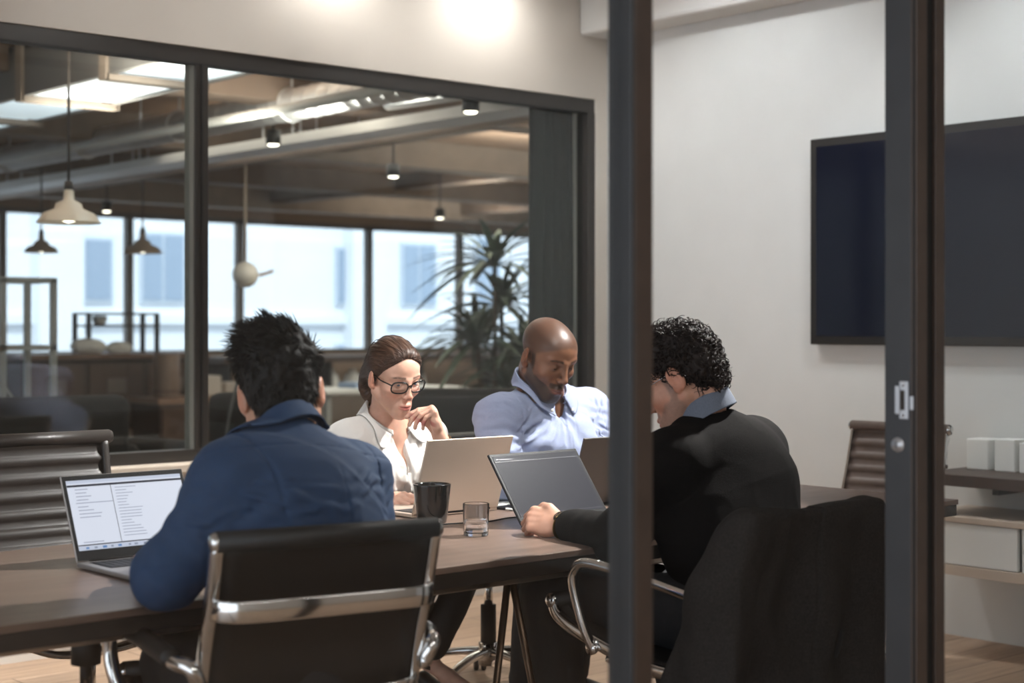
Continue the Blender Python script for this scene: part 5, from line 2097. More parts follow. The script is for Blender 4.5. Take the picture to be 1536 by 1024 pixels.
for i, (dx, dy, w, h_, col) in enumerate(((0.02, 0.0, 0.12, 0.20, (214, 204, 192)), (0.20, 0.05, 0.10, 0.13, (196, 184, 172)), (0.55, 0.0, 0.16, 0.20, (70, 62, 58)))):
    o = MB().box((-w, -0.12, 0), (w, 0.12, h_), 0.015).build('storage_box', mat('box_colour', col, 0.7), None, (b[0] + 0.45 + dx * 1.3, b[1] + 0.1 + dy, 0.62))
    setp(o, ['pale storage box on the low dark cabinet', 'small beige storage box on the low dark cabinet', 'dark storage box on the low dark cabinet'][i], 'box')
    if i == 1:
        o.location.x += 0.06

# potted palm
pp = P(745, 490, 12.6)
pl = empty('potted_palm', (pp[0], pp[1], 0), 0, 'tall potted palm with dark strap leaves before the far windows', 'plant')
MB().lathe([(0.0001, 0.0), (0.17, 0.0), (0.22, 0.42), (0.20, 0.42), (0.19, 0.38), (0.0001, 0.38)], n=28).build('pot', mat('grey_pot', (90, 86, 82), 0.7), pl)
rp = random.Random(3)
heads = [((-0.02, 0.0), 1.78), ((0.12, 0.08), 1.45), ((-0.12, 0.1), 1.15), ((0.22, -0.06), 1.05), ((0.02, -0.1), 0.8)]
M_leaf = mat('palm_leaf', (58, 76, 50), 0.5, var=0.35, scale=4)
for (hx, hy), hz in heads:
    MB().tube(spline([(hx * 0.3, hy * 0.3, 0.36), (hx * 0.8, hy * 0.6, hz * 0.6), (hx, hy, hz)], 5), 0.018, 8).build('stem', mat('palm_stem', (92, 80, 62), 0.8) if 'palm_stem' not in bpy.data.materials else bpy.data.materials['palm_stem'], pl)
for (hx, hy), hz in heads:
    mb = MB()
    for k in range(44):
        a = rp.uniform(0, 2 * PI)
        el = rp.uniform(0.1, 1.35)
        L = rp.uniform(0.42, 0.72)
        w = rp.uniform(0.022, 0.034)
        ds = np.array((math.cos(a), math.sin(a), 0))
        sd = np.array((-math.sin(a), math.cos(a), 0))
        pts = []
        for t in np.linspace(0, 1, 8):
            r = L * (t * math.cos(el) + 0.25 * t * t)
            z = L * (t * math.sin(el) - 0.75 * t * t * (1.1 - 0.5 * el))
            pts.append(np.array((hx, hy, hz - rp.random() * 0.004)) + ds * r + np.array((0, 0, z)))
        ww = [w * math.sin(PI * (0.08 + 0.9 * t)) ** 0.7 for t in np.linspace(0, 1, 8)]
        V, F = [], []
        for i_, (q_, wv) in enumerate(zip(pts, ww)):
            V += [q_ - sd * wv, q_ + np.array((0, 0, -0.35 * wv)), q_ + sd * wv]
        for i_ in range(7):
            F += [(3 * i_, 3 * i_ + 1, 3 * i_ + 4, 3 * i_ + 3), (3 * i_ + 1, 3 * i_ + 2, 3 * i_ + 5, 3 * i_ + 4)]
        mb.add(V, F, True)
    mb.build('leaves', M_leaf, pl)

# window bench with white jars, white desk, dark armchairs
wb = P(640, 490, 19.5)
be = empty('window_bench', (wb[0] - 0.3, 17.3, 0), 0, 'long dark bench cabinet under the far windows', 'cabinet')
MB().box((-1.6, -0.3, 0.84), (3.2, 0.3, 0.92), 0.004).build('top', mat('bench_top', (76, 64, 58), 0.5), be)
MB().box((-1.5, -0.25, 0.0), (3.1, 0.3, 0.40)).build('base', mat('bench_base', (120, 108, 98), 0.6), be)
for x in (-1.5, 0.0, 1.5, 3.06):
    MB().box((x, -0.25, 0.40), (x + 0.05, 0.3, 0.84)).build('upright', M_black, be)
for i in range(5):
    o = MB().lathe([(0.0001, 0), (0.11, 0), (0.13, 0.14), (0.10, 0.26), (0.05, 0.30), (0.05, 0.34), (0.04, 0.34), (0.0001, 0.30)], n=20).build('jar', M_white, None, (wb[0] - 0.15 + 0.36 * i, 17.25, 0.40))
    setp(o, 'white jar standing in the open bench under the far windows', 'jar', 'white jars in the window bench')
dk = P(560, 490, 14.5)
de = empty('desk', (dk[0], dk[1], 0), 0, 'white topped desk in the middle of the office', 'desk')
MB().box((-0.8, -0.4, 0.71), (0.8, 0.4, 0.745), 0.004).build('tabletop', M_white, de)
for x in (-0.74, 0.74):
    for y in (-0.34, 0.34):
        MB().box((x - 0.025, y - 0.025, 0), (x + 0.025, y + 0.025, 0.71)).build('leg', M_alu, de)
setp(MB().box((-0.2, -0.14, 0), (0.2, 0.14, 0.05), 0.006).build('box', mat('blue_card', (150, 170, 198), 0.7), None, (dk[0] - 0.1, dk[1], 0.746)), 'flat pale blue box on the white desk', 'box')
setp(MB().box((-0.15, -0.1, 0), (0.15, 0.1, 0.10), 0.01).build('box', mat('cream_card', (214, 196, 176), 0.7), None, (dk[0] + 0.35, dk[1] + 0.05, 0.746)), 'cream box on the white desk', 'box')
M_uph = mat('charcoal_upholstery', (38, 36, 35), 0.9, var=0.2, scale=30, bump=0.2)


def armchair(p, rz, label):
    e = empty('armchair', p, rz, label, 'armchair', 'dark armchairs in the office')
    MB().box((-0.38, -0.36, 0.22), (0.38, 0.36, 0.44), 0.05, 3, smooth=True).build('seat', M_uph, e)
    MB().box((-0.42, 0.26, 0.22), (0.42, 0.44, 0.92), 0.06, 3, smooth=True).build('backrest', M_uph, e)
    for s in (-1, 1):
        MB().box((s * 0.42 - 0.08, -0.36, 0.22), (s * 0.42 + 0.08, 0.40, 0.64), 0.05, 3, smooth=True).build('armrest', M_uph, e)
    for x in (-0.34, 0.34):
        for y in (-0.30, 0.34):
            MB().cyl((x, y, 0.0), (x, y, 0.22), 0.018, n=10).build('leg', M_black, e)


a1 = P(672, 560, 9.0)
armchair((a1[0], a1[1], 0), 2.6, 'dark armchair seen behind the woman in white')
a2 = P(735, 560, 9.9)
armchair((a2[0] + 0.1, a2[1] + 0.2, 0), 2.2, 'dark armchair seen behind the man in pale blue')
a3 = P(335, 600, 9.6)
armchair((a3[0], a3[1], 0), 3.4, 'dark armchair seen left of the man in dark blue')
a4 = P(215, 640, 9.0)
armchair((a4[0] - 0.5, a4[1] + 0.35, 0), 3.0, 'dark armchair low behind the dark window post')
# slim hoop stand
hp = P(352, 490, 8.6)
hs_ = empty('floor_lamp', (hp[0], hp[1], 0), 0, 'thin curved grey floor lamp behind the man in dark blue', 'lamp')
MB().tube(spline([(0.10, 0, 0.02), (-0.02, 0, 0.35), (-0.05, 0, 0.7), (0.02, 0, 1.0), (0.10, 0, 1.12)], 8), 0.009, 8).build('stem', mat('grey_wire', (120, 116, 112), 0.4, 0.6), hs_)
MB().lathe([(0.0001, 0.0), (0.12, 0.0), (0.12, 0.015), (0.0001, 0.02)], (0.10, 0, 0.0), 24).build('base', M_black, hs_)
MB().lathe([(0.0001, 0.08), (0.05, 0.07), (0.09, 0.0), (0.085, 0.0), (0.045, 0.06), (0.0001, 0.07)], (0.12, 0, 1.07), 24).build('lamp_shade', M_uph, hs_)
# ------------------------------------------------------------------ conference table
M_ttop = mat('smoked_oak_top', (112, 93, 82), 0.36, var=0.20, scale=3, stretch=(1.2, 9, 1), bump=0.03, bscale=60, spec=0.5)
M_tedge = mat('table_edge', (50, 43, 38), 0.5, var=0.1, scale=10)
M_chrome = mat('chrome', (214, 212, 210), 0.09, 1.0)
M_leatherb = mat('black_leather', (26, 24, 23), 0.5, var=0.08, scale=60, bump=0.12, bscale=240)
M_leatherbr = mat('brown_black_leather', (42, 35, 31), 0.42, var=0.12, scale=30, bump=0.12, bscale=200)
M_leathert = mat('taupe_leather', (92, 78, 70), 0.5, var=0.1, scale=30, bump=0.12, bscale=200)
M_bronze = mat('bronze_rod', (92, 74, 60), 0.3, 0.9)
TZ = 0.74
o_ = (2.5, 3.35, 0)
tb = empty('conference_table', o_, 0, 'long dark oak conference table with slim metal legs', 'table')
nearL, nearR = 2.842, 2.905
far = [(0.35, 3.70), (1.0, 3.755), (1.7, 3.81), (2.4, 3.885), (3.0, 3.925), (3.6, 3.92), (4.1, 3.88), (4.47, 3.83)]
poly = [(0.35, nearL), (4.46, nearR)] + far[::-1]
poly = [(a - o_[0], b - o_[1]) for a, b in poly]
MB().prism(poly, TZ - 0.016, TZ, 0.002).build('tabletop', M_ttop, tb)
pin = [(a * 0.9975, b - 0.003 * (1 if b > 0 else -1)) for a, b in poly]
MB().prism(pin, TZ - 0.052, TZ - 0.016, 0.002).build('edge_band', M_tedge, tb)
mb = MB()
for y in (-0.42, 0.36):
    mb.box((-2.0, y, TZ - 0.075), (1.85, y + 0.035, TZ - 0.053), 0.003)
for x in (-2.0, -0.05, 1.80):
    mb.box((x, -0.42, TZ - 0.075), (x + 0.04, 0.395, TZ - 0.053), 0.003)
mb.build('under_frame', mat('brushed_rail', (176, 160, 146), 0.3, 0.9), tb)
for x in (-1.04, 1.62):
    for y in (-0.36, 0.34):
        lg = MB().cyl((x, y, 0.0), (x, y, TZ - 0.10), 0.0125, n=18).build('leg', M_chrome, tb)
        MB().cyl((x, y, TZ - 0.125), (x, y, TZ - 0.054), 0.030, n=28).build('leg_socket', M_black, lg)
        MB().cyl((x - 0.045, y, TZ - 0.075), (x - 0.028, y, TZ - 0.075), 0.012, n=16).build('clamp_screw', M_steel, lg)
for x in (0.10, -1.46):
    for y in (-0.36, 0.34):
        lg = MB().tube([(x, y, TZ - 0.055), (x - 0.13, y - 0.03 * (1 if y < 0 else -1), 0.0)], 0.0095, 12).build('leg', M_bronze, tb)
        lg2 = MB().tube([(x + 0.006, y, TZ - 0.055), (x + 0.16, y - 0.02 * (1 if y < 0 else -1), 0.0)], 0.0095, 12).build('leg', M_bronze, tb)
        MB().box((x - 0.06, y - 0.02, TZ - 0.066), (x + 0.06, y + 0.02, TZ - 0.052), 0.004).build('leg_plate', M_chrome, lg)
MB().tube(spline([(-1.24, -0.30, 0.66), (-1.19, -0.27, 0.58), (-1.10, -0.22, 0.42), (-1.0, -0.15, 0.2), (-0.97, -0.1, 0.012)], 6), 0.006, 8).build('cable_sleeve', mat('grey_sleeve', (170, 158, 146), 0.5), tb)


# ------------------------------------------------------------------ office chairs
def rail_pts(dz, top, tip):
    return [(0.275, 0.520 + dz + tip), (0.245, 0.497 + dz + tip * 0.7), (0.14, 0.478 + dz + tip * 0.35), (-0.02, 0.460 + dz), (-0.14, 0.452 + dz), (-0.20, 0.475 + dz),
            (-0.232, 0.545 + dz), (-0.268, 0.66 + dz), (-0.302, 0.76 + dz * 0.5), (-0.342, top)]


def make_chair(loc, rz, label, sling, ribbed, dz=0.0, top=0.895, tip=0.0, arms=True, w=0.225, armr=0.0125, armpad=False, armdz=0.0, brace=True, railm=None, railw=0.022, aout=0.0, afwd=0.0, sw=-0.010, capm=None):
    e = empty('office_chair', (loc[0], loc[1], 0), rz, label, 'office chair', 'office chairs round the table')
    rp_ = spline([(0, a, b) for a, b in rail_pts(dz, top, tip)], 6)
    for s in (-1, 1):
        MB().sweep([(s * w, p[1], p[2]) for p in rp_], rrect(0.030, railw, 0.005, 2), up=(1, 0, 0)).build('side_rail', railm or M_chrome, e)
    rp_ = np.array(rp_)
    L = np.concatenate([[0], np.cumsum(np.linalg.norm(np.diff(rp_, axis=0), axis=1))])
    T = np.gradient(rp_, axis=0)
    T /= np.linalg.norm(T, axis=1, keepdims=True)
    N = np.stack([np.zeros(len(T)), -T[:, 2], T[:, 1]], 1)     # towards the sitter / downward side
    split = 0.475

    def part(a, b):
        def f(u, v):
            s = a + (b - a) * v
            p = np.array([np.interp(s, L, rp_[:, k]) for k in range(3)])
            n = np.array([np.interp(s, L, N[:, k]) for k in range(3)])
            x = (2 * u - 1) * (w + sw)
            d = 0.006
            if ribbed:
                q = (s % 0.052) / 0.052
                d += 0.009 * (1 - abs(2 * q - 1) ** 3)
            d -= 0.010 * (1 - (2 * u - 1) ** 2) * (0.6 if s > split else 1)
            return p + np.array((x, 0, 0)) - n * d * -1
        return f
    Lt = L[-1]
    for nm, a, b in (('seat', 0.01, split), ('backrest', split, Lt - 0.006)):
        mb = MB()
        mb.grid(part(a, b), 10, 96 if ribbed else 30, True, 0.014)
        o = mb.build(nm, sling, e)
        q = rp_[0] if nm == 'seat' else rp_[-1]
        mb = MB()
        mb.cyl((-(w + 0.004 + max(sw, 0)), q[1], q[2] + 0.004), (w + 0.004 + max(sw, 0), q[1], q[2] + 0.004), 0.021, n=24)
        mb.build('end_roll', sling, o)
        for s in (-1, 1):
            x = s * (w + 0.004)
            MB().lathe([(0.0001, 0.012), (0.010, 0.0115), (0.017, 0.008), (0.0195, 0.0), (0.0195, -0.008)], (x + s * max(sw, 0), q[1], q[2] + 0.004), 20,
                       Matrix.Rotation(s * PI / 2, 4, 'Y')).build('end_cap', capm or M_chrome, o)
    # brace behind the back
    k = int(np.argmin(np.abs(rp_[:, 2] - (top - 0.115)) + 10 * (rp_[:, 1] > -0.2)))
    y0, z0 = rp_[k][1], rp_[k][2]
    br = spline([(-w, y0 - 0.004, z0), (-w + 0.012, y0 - 0.045, z0), (-w + 0.06, y0 - 0.068, z0), (0, y0 - 0.072, z0), (w - 0.06, y0 - 0.068, z0), (w - 0.012, y0 - 0.045, z0), (w, y0 - 0.004, z0)], 7)
    if brace:
        MB().sweep(br, rrect(0.012, 0.042, 0.004, 2), up=(0, 0, 1)).build('back_brace', M_chrome, e)
    zb = 0.43 + dz
    br = spline([(-w, 0.06, zb + 0.025), (-0.12, 0.05, zb - 0.02), (0, 0.04, zb - 0.03), (0.12, 0.05, zb - 0.02), (w, 0.06, zb + 0.025)], 6)
    MB().sweep(br, rrect(0.05, 0.02, 0.006, 2)).build('seat_brace', M_chrome, e)
    br = spline([(-w, -0.235, 0.56 + dz), (-w + 0.03, -0.27, 0.55 + dz), (0, -0.275, 0.545 + dz), (w - 0.03, -0.27, 0.55 + dz), (w, -0.235, 0.56 + dz)], 6)
    MB().sweep(br, rrect(0.016, 0.04, 0.005, 2)).build('lower_brace', M_chrome, e)
    if arms:
        for s in (-1, 1):
            A = [(s * (w + 0.012), 0.115, 0.475 + dz + armdz * 0.3), (s * (w + 0.030), 0.130, 0.53 + dz), (s * (w + 0.045), 0.150, 0.63 + dz + armdz), (s * (w + 0.048), 0.135, 0.672 + dz + armdz),
                 (s * (w + 0.048), 0.09, 0.687 + dz + armdz), (s * (w + 0.046), -0.05, 0.675 + dz + armdz * 0.7), (s * (w + 0.040), -0.22, 0.650 + dz + armdz * 0.3), (s * (w + 0.025), -0.275, 0.635 + dz),
                 (s * (w + 0.012), -0.272, 0.60 + dz)]
            A = [(q[0] + s * aout * (1 - i_ / 8) * (i_ > 0), q[1] + afwd * (1 - i_ / 8), q[2]) for i_, q in enumerate(A)]
            ar = MB().tube(spline(A, 6), armr, 12).build('armrest', M_chrome, e)
            if armpad:
                pts = spline([A[3], A[4], A[5], A[6]], 6)
                MB().tube([np.array(p) + (0, 0, 0.004) for p in pts], armr + 0.004, 12).build('arm_pad', M_leatherb, ar)
            for q in (A[0], A[-1]):
                MB().lathe([(0.0001, 0.010), (0.012, 0.009), (0.016, 0.0), (0.016, -0.01), (0.0001, -0.012)], q, 18, Matrix.Rotation(PI / 2, 4, 'Y')).build('arm_bolt', M_chrome, ar)
    MB().cyl((0, 0.03, 0.13), (0, 0.03, 0.30), 0.028, n=20).build('column', M_black, e)
    MB().cyl((0, 0.03, 0.29), (0, 0.03, zb - 0.02), 0.016, n=18).build('piston', M_chrome, e)
    hub = MB().lathe([(0.0001, 0.085), (0.036, 0.085), (0.036, 0.165), (0.0001, 0.165)], (0, 0.03, 0), 20).build('base_hub', M_chrome, e)
    for q in range(5):
        a = 2 * PI * q / 5 + 0.45
        c, s = math.cos(a), math.sin(a)
        pts = [(c * r, 0.03 + s * r, z) for r, z in ((0.02, 0.135), (0.12, 0.128), (0.22, 0.108), (0.295, 0.082))]
        lg = MB().sweep(spline(pts, 4), rrect(0.036, 0.024, 0.008, 3), scales=np.linspace(1.15, 0.72, 13)).build('base_leg', M_chrome, e)
        cx, cy = c * 0.295, 0.03 + s * 0.295
        mb = MB()
        mb.cyl((cx, cy, 0.05), (cx, cy, 0.088), 0.010, n=12)
        for k in (-1, 1):
            mb.lathe([(0.0001, 0.009), (0.022, 0.009), (0.0265, 0.005), (0.0265, -0.005), (0.022, -0.009), (0.0001, -0.009)],
                     (cx - s * 0.014 * k, cy + c * 0.014 * k, 0.0266), 18, Matrix.Rotation(a, 4, 'Z') @ Matrix.Rotation(PI / 2, 4, 'X'))
        mb.build('castor', M_black, lg)
    return e


ch1 = make_chair((1.806, 2.858), math.radians(-11.7), 'black office chair in the foreground with a chrome brace across its back', M_leatherb, False, dz=0.02, top=0.895, armpad=True, armr=0.016, aout=0.03, afwd=0.0, armdz=-0.03)
ch2 = make_chair((2.905, 2.64), math.radians(-1), 'chrome armed office chair with the dark jacket over its back', M_leatherb, False, dz=0.045, top=0.842, tip=0.045, armdz=0.0, brace=False)
ch3 = make_chair((1.98, 4.06), PI, 'empty ribbed dark leather chair across the table at the left', M_leatherbr, True, dz=0.01, top=0.965, arms=False, w=0.225, railm=M_leatherbr, sw=0.014, capm=M_leatherbr)
ch4 = make_chair((4.82, 3.60), math.radians(90 + 4), 'empty ribbed taupe leather chair at the far end of the table', M_leathert, True, dz=0.0, top=0.905, w=0.205, arms=False, railw=0.010, sw=0.004)
ch5 = make_chair((3.07, 4.41), PI + 0.1, 'office chair under the woman in the white shirt', M_leatherb, False, dz=0.0, top=0.86)
ch6 = make_chair((3.68, 4.37), PI - 0.1, 'office chair under the man in the pale blue shirt', M_leatherb, False, dz=0.0, top=0.86)

# ------------------------------------------------------------------ jacket over the chair
def build_jacket():
    ox, oy = 2.905, 2.64
    zt = 0.890

    def yc(z):
        return np.interp(z, [0.25, 0.50, 0.66, 0.76, 0.87, 0.95], [-0.235, -0.235, -0.275, -0.305, -0.345, -0.36])

    def f(p):
        x = p[..., 0] - ox
        y = p[..., 1] - oy
        z = p[..., 2]
        dn = np.clip(zt - z, 0, 0.7)
        fold = np.sin(17 * x + 2.2 * vnoise(p, 5) + 1.2) * 0.5 + np.sin(31 * x + 3 * vnoise(p + 4.0, 6)) * 0.3
        hw = 0.240 + 0.10 * np.clip(dn / 0.5, 0, 1) ** 0.7 * 0.75
        ht = 0.030 + 0.065 * np.clip(dn / 0.45, 0, 1) + 0.034 * fold * np.clip(dn / 0.25, 0, 1)
        yy = y - yc(z) + 0.012 + 0.020 * np.clip(dn / 0.4, 0, 1)
        q = np.stack([np.abs(x) - hw, np.abs(yy) - ht, np.abs(z - (zt + 0.30) / 2) - (zt - 0.30) / 2], -1) + 0.014
        return (np.linalg.norm(np.maximum(q, 0), axis=-1) + np.minimum(q.max(-1), 0) - 0.014) * 0.75
    S = Solid()
    S.fn(f, (ox, oy - 0.3, 0.6), 0.52, 0.01)
    for s in (-1, 1):
        S.cone((ox + s * 0.215, oy - 0.33, 0.825), (ox + s * 0.255, oy - 0.30, 0.70), 0.048, 0.055, 0.05)
        S.cone((ox + s * 0.255, oy - 0.30, 0.70), (ox + s * 0.262, oy - 0.28, 0.36), 0.055, 0.045, 0.05)
    S.disp = addf(wrinkles(0.006, 6, (1.4, 1.4, 0.5), 3.3, 0.004, 5, 2.0), groove((ox + 0.005, oy, 0.6), (1, 0, 0), 0.003, 0.004, lambda p: (p[..., 1] < oy - 0.33) * 1.0))
    S.damp = 0.03
    o = solid_obj('jacket', S, 0.0055, mat('black_jacket', (50, 47, 45), 0.95, var=0.2, scale=200, bump=0.25, bscale=420, spec=0.15), None, None, (ox, oy - 0.3, 0.6))
    setp(o, 'dark jacket draped over the chair back beside the door jamb', 'jacket')


# ------------------------------------------------------------------ laptops
M_alum = mat('laptop_aluminium', (176, 172, 170), 0.38, 0.75)
M_alumw = mat('champagne_aluminium', (212, 196, 180), 0.42, 0.55)
M_space = mat('space_grey_aluminium', (84, 78, 74), 0.42, 0.6)
M_keys = mat('laptop_keys', (30, 30, 34), 0.5)
M_bezel = mat('laptop_bezel', (16, 16, 18), 0.45, spec=0.15)


def laptop(c, rz, W, D, H, lean, m, screen, label, content=None, bez=(0.006, 0.010, 0.016)):
    """user sits on the -y side; lid leans back to +y by lean degrees"""
    e = empty('laptop', c, rz, label, 'laptop', 'laptops on the conference table')
    MB().box((-W / 2, -D, 0.002), (W / 2, 0, 0.013), 0.003).build('base', m, e)
    mb = MB()
    for x in (-W / 2 + 0.03, W / 2 - 0.03):
        for y in (-D + 0.03, -0.03):
            mb.cyl((x, y, 0.0), (x, y, 0.003), 0.007, n=10)
    mb.build('foot', M_black, e)
    MB().box((-W / 2 + 0.02, -D * 0.50, 0.0128), (W / 2 - 0.02, -0.022, 0.0134)).build('keyboard_well', M_bezel, e)
    mb = MB()
    nx, ny = 14, 5
    kw, kh = (W - 0.05) / nx, (D * 0.50 - 0.03) / ny
    for i in range(nx):
        for j in range(ny):
            x, y = -W / 2 + 0.025 + i * kw, -D * 0.50 + 0.004 + j * kh
            mb.box((x + 0.001, y + 0.001, 0.0132), (x + kw - 0.001, y + kh - 0.001, 0.0146))
    mb.build('keys', M_keys, e)
    MB().box((-0.052, -D + 0.012, 0.0128), (0.052, -D * 0.50 - 0.012, 0.0134)).build('trackpad', m, e)
    lid = bpy.data.objects.new('lid', None)
    R = Matrix.Translation((0, -0.004, 0.012)) @ Matrix.Rotation(math.radians(-lean), 4, 'X')

    def lb(lo, hi, bev, nm, mm, par):
        b = MB().box(lo, hi, bev)
        o = b.build(nm, mm, par)
        o.data.transform(R)
        return o
    bpy.data.objects.remove(lid)
    ld = lb((-W / 2, 0, 0.002), (W / 2, 0.007, H), 0.0025, 'lid', m, e)
    lb((-W / 2 + 0.002, -0.0008, 0.004), (W / 2 - 0.002, 0.0006, H - 0.002), 0.0, 'bezel', M_bezel, ld)
    s, t, b = bez
    lb((-W / 2 + s, -0.0014, b + 0.006), (W / 2 - s, -0.0006, H - t), 0.0, 'screen', screen, ld)
    MB().cyl((-W / 2 + 0.03, -0.003, 0.010), (W / 2 - 0.03, -0.003, 0.010), 0.005, n=12).build('hinge', M_bezel, e)
    if content:
        content(lb, ld, -W / 2 + s, W / 2 - s, b + 0.006, H - t)
    return e


def document_page(lb, ld, x0, x1, z0, z1):
    def bar(a, b, c, d, mm, nm, e=0.0):
        return (x0 + (x1 - x0) * a, x0 + (x1 - x0) * b, z0 + (z1 - z0) * c, z0 + (z1 - z0) * d)
    M_nav = mat_emit('screen_navy', (30, 36, 58), 0.6, 0.06)
    M_tool = mat_emit('screen_pale', (206, 214, 234), 0.85, 0.06)
    M_line = mat_emit('screen_grey', (150, 158, 182), 0.85, 0.06)

    def strip(items, y, mm, nm):
        mb = MB()
        for a, b, c, d in items:
            xa, xb, za, zb = bar(a, b, c, d, None, None)
            mb.box((xa, y, za), (xb, y + 0.0003, zb))
        o = mb.build(nm, mm, ld)
        o.data.transform(Matrix.Translation((0, -0.004, 0.012)) @ Matrix.Rotation(math.radians(-SCR_LEAN), 4, 'X'))
    strip([(0, 1, 0.955, 1.0), (0, 1, 0.0, 0.055)], -0.0018, M_tool, 'toolbar')
    strip([(0, 1, 0.905, 0.935), (0.0, 1, 0.062, 0.078), (0.365, 0.369, 0.08, 0.905)], -0.0020, M_nav, 'menu_bar')
    r = random.Random(4)
    it = [(0.05, 0.36, 0.665, 0.675)]
    for k in range(9):
        z = 0.86 - k * 0.05
        if 0.64 < z < 0.69:
            continue
        it.append((0.06, 0.06 + r.uniform(0.08, 0.2), z, z + 0.010))
    for k in range(17):
        z = 0.86 - k * 0.044
        it.append((0.40, 0.40 + r.uniform(0.06, 0.22), z, z + 0.008))
    it.append((0.05, 0.22, 0.105, 0.115))
    strip(it, -0.0020, M_line, 'text_lines')
    strip([(0.06, 0.085, 0.015, 0.042), (0.20, 0.235, 0.012, 0.045), (0.33, 0.36, 0.015, 0.042)], -0.0021, mat_emit('screen_icon_blue', (92, 140, 200), 0.8, 0.06), 'icons')
    strip([(0.13, 0.155, 0.015, 0.042), (0.27, 0.29, 0.015, 0.042), (0.42, 0.44, 0.015, 0.042), (0.47, 0.50, 0.015, 0.042), (0.55, 0.57, 0.015, 0.042), (0.62, 0.64, 0.015, 0.042)],
          -0.0021, M_line, 'icons')


SCR_LEAN = 24.8
laptop((1.81, 3.425, TZ), 0.0, 0.322, 0.262, 0.215, 24.8, M_alum, mat_emit('lit_page', (226, 231, 246), 0.92, 0.06),
       'open laptop with a lit white page, in front of the man in dark blue', document_page, (0.010, 0.014, 0.022))
laptop((2.972, 3.66, TZ), PI, 0.328, 0.235, 0.234, 18.5, M_alumw, mat('dark_screen_glass', (26, 28, 34), 0.08),
       'open champagne laptop seen from behind, in front of the woman')
M_scr4 = mat_emit('grey_screen', (66, 66, 76), 0.42)
M_scr4.node_tree.nodes['Principled BSDF'].inputs['Roughness'].default_value = 0.4
M_scr4.node_tree.nodes['Principled BSDF'].inputs['Specular IOR Level'].default_value = 0.06
M_scr4.node_tree.nodes['Principled BSDF'].inputs['Base Color'].default_value = (0.01, 0.01, 0.013, 1)


def dim_page(lb, ld, x0, x1, z0, z1):
    mb = MB()
    for a, b, c, d in ((0.0, 1.0, 0.905, 0.912), (0.03, 0.05, 0.94, 0.955), (0.06, 0.22, 0.94, 0.95), (0.0, 1.0, 0.03, 0.036)):
        mb.box((x0 + (x1 - x0) * a, -0.0018, z0 + (z1 - z0) * c), (x0 + (x1 - x0) * b, -0.0015, z0 + (z1 - z0) * d))
    o = mb.build('toolbar', mat_emit('screen_dim_line', (44, 44, 56), 0.2), ld)
    o.data.transform(Matrix.Translation((0, -0.004, 0.012)) @ Matrix.Rotation(math.radians(-37.0), 4, 'X'))


laptop((3.063, 3.275, TZ), math.radians(1.5), 0.350, 0.240, 0.234, 37.0, mat('black_laptop', (30, 30, 32), 0.55, 0.0, spec=0.3), M_scr4,
       'open dark laptop with a dim grey screen, in front of the man in black', dim_page, (0.010, 0.010, 0.018))
laptop((3.475, 3.53, TZ), PI, 0.325, 0.225, 0.222, 18.0, M_space, bpy.data.materials['dark_screen_glass'],
       'dark grey laptop lid facing away from the man in pale blue')

# ------------------------------------------------------------------ small things on the table
M_ceram = mat('black_glazed_ceramic', (20, 19, 18), 0.14, coat=0.5)
q = PZ(648, 784, TZ)
e = setp(MB().lathe([(0.0001, 0.0), (0.038, 0.0), (0.042, 0.004), (0.0455, 0.03), (0.0545, 0.108), (0.0545, 0.112), (0.051, 0.1125), (0.0495, 0.108), (0.041, 0.03), (0.036, 0.010), (0.0001, 0.009)],
                    n=48).build('mug', M_ceram, None, (q[0], q[1], TZ)), 'black glazed cup standing by the champagne laptop', 'cup')
MB().lathe([(0.0001, 0.074), (0.0462, 0.074)], n=40).build('coffee', mat('coffee', (24, 14, 9), 0.08), e)
M_clear = bpy.data.materials.new('clear_glass')
M_clear.use_nodes = True
b_ = M_clear.node_tree.nodes['Principled BSDF']
b_.inputs['Base Color'].default_value = (1, 1, 1, 1)
b_.inputs['Roughness'].default_value = 0.0
b_.inputs['Transmission Weight'].default_value = 1.0
b_.inputs['IOR'].default_value = 1.45
M_water = M_clear.copy()
M_water.name = 'water'
M_water.node_tree.nodes['Principled BSDF'].inputs['IOR'].default_value = 1.33
q = PZ(714, 803, TZ)
g = setp(MB().lathe([(0.0001, 0.0), (0.031, 0.0), (0.0335, 0.003), (0.0355, 0.085), (0.0352, 0.087), (0.0338, 0.087), (0.0332, 0.085), (0.0315, 0.013), (0.029, 0.010), (0.0001, 0.010)],
                    n=48).build('drinking_glass', M_clear, None, (q[0], q[1], TZ)), 'clear tumbler half full of water on the table', 'glass')
MB().lathe([(0.0001, 0.0102), (0.0288, 0.0102), (0.0313, 0.013), (0.0322, 0.040), (0.0001, 0.040)], n=48).build('water', M_water, g)
q = PZ(868, 776, TZ)
ca = empty('leather_case', (2.985, 3.165, TZ + 0.0146), -0.55, 'small amber leather case beside the hand of the man in black', 'case')
MB().box((-0.055, -0.022, 0), (0.055, 0.022, 0.026), 0.008, 3, smooth=True).build('sleeve', mat('amber_leather', (168, 104, 48), 0.4, var=0.15, scale=30), ca)
MB().box((-0.012, -0.0225, 0.003), (0.022, 0.0225, 0.0268), 0.002).build('flap', mat('pale_leather', (214, 190, 150), 0.5), ca)
setp(MB().box((-0.10, -0.075, 0), (0.10, 0.075, 0.008), 0.002).build('notepad', M_white, None, (3.245, 3.80, TZ), (0, 0, 0.1)), 'white notepad at the edge between the two far laptops', 'notepad')
setp(MB().box((-0.075, -0.038, 0), (0.075, 0.038, 0.008), 0.003).build('phone', M_bezel, None, (3.225, 3.665, TZ), (0, 0, 0.15)), 'black phone lying beside the white notepad', 'phone')
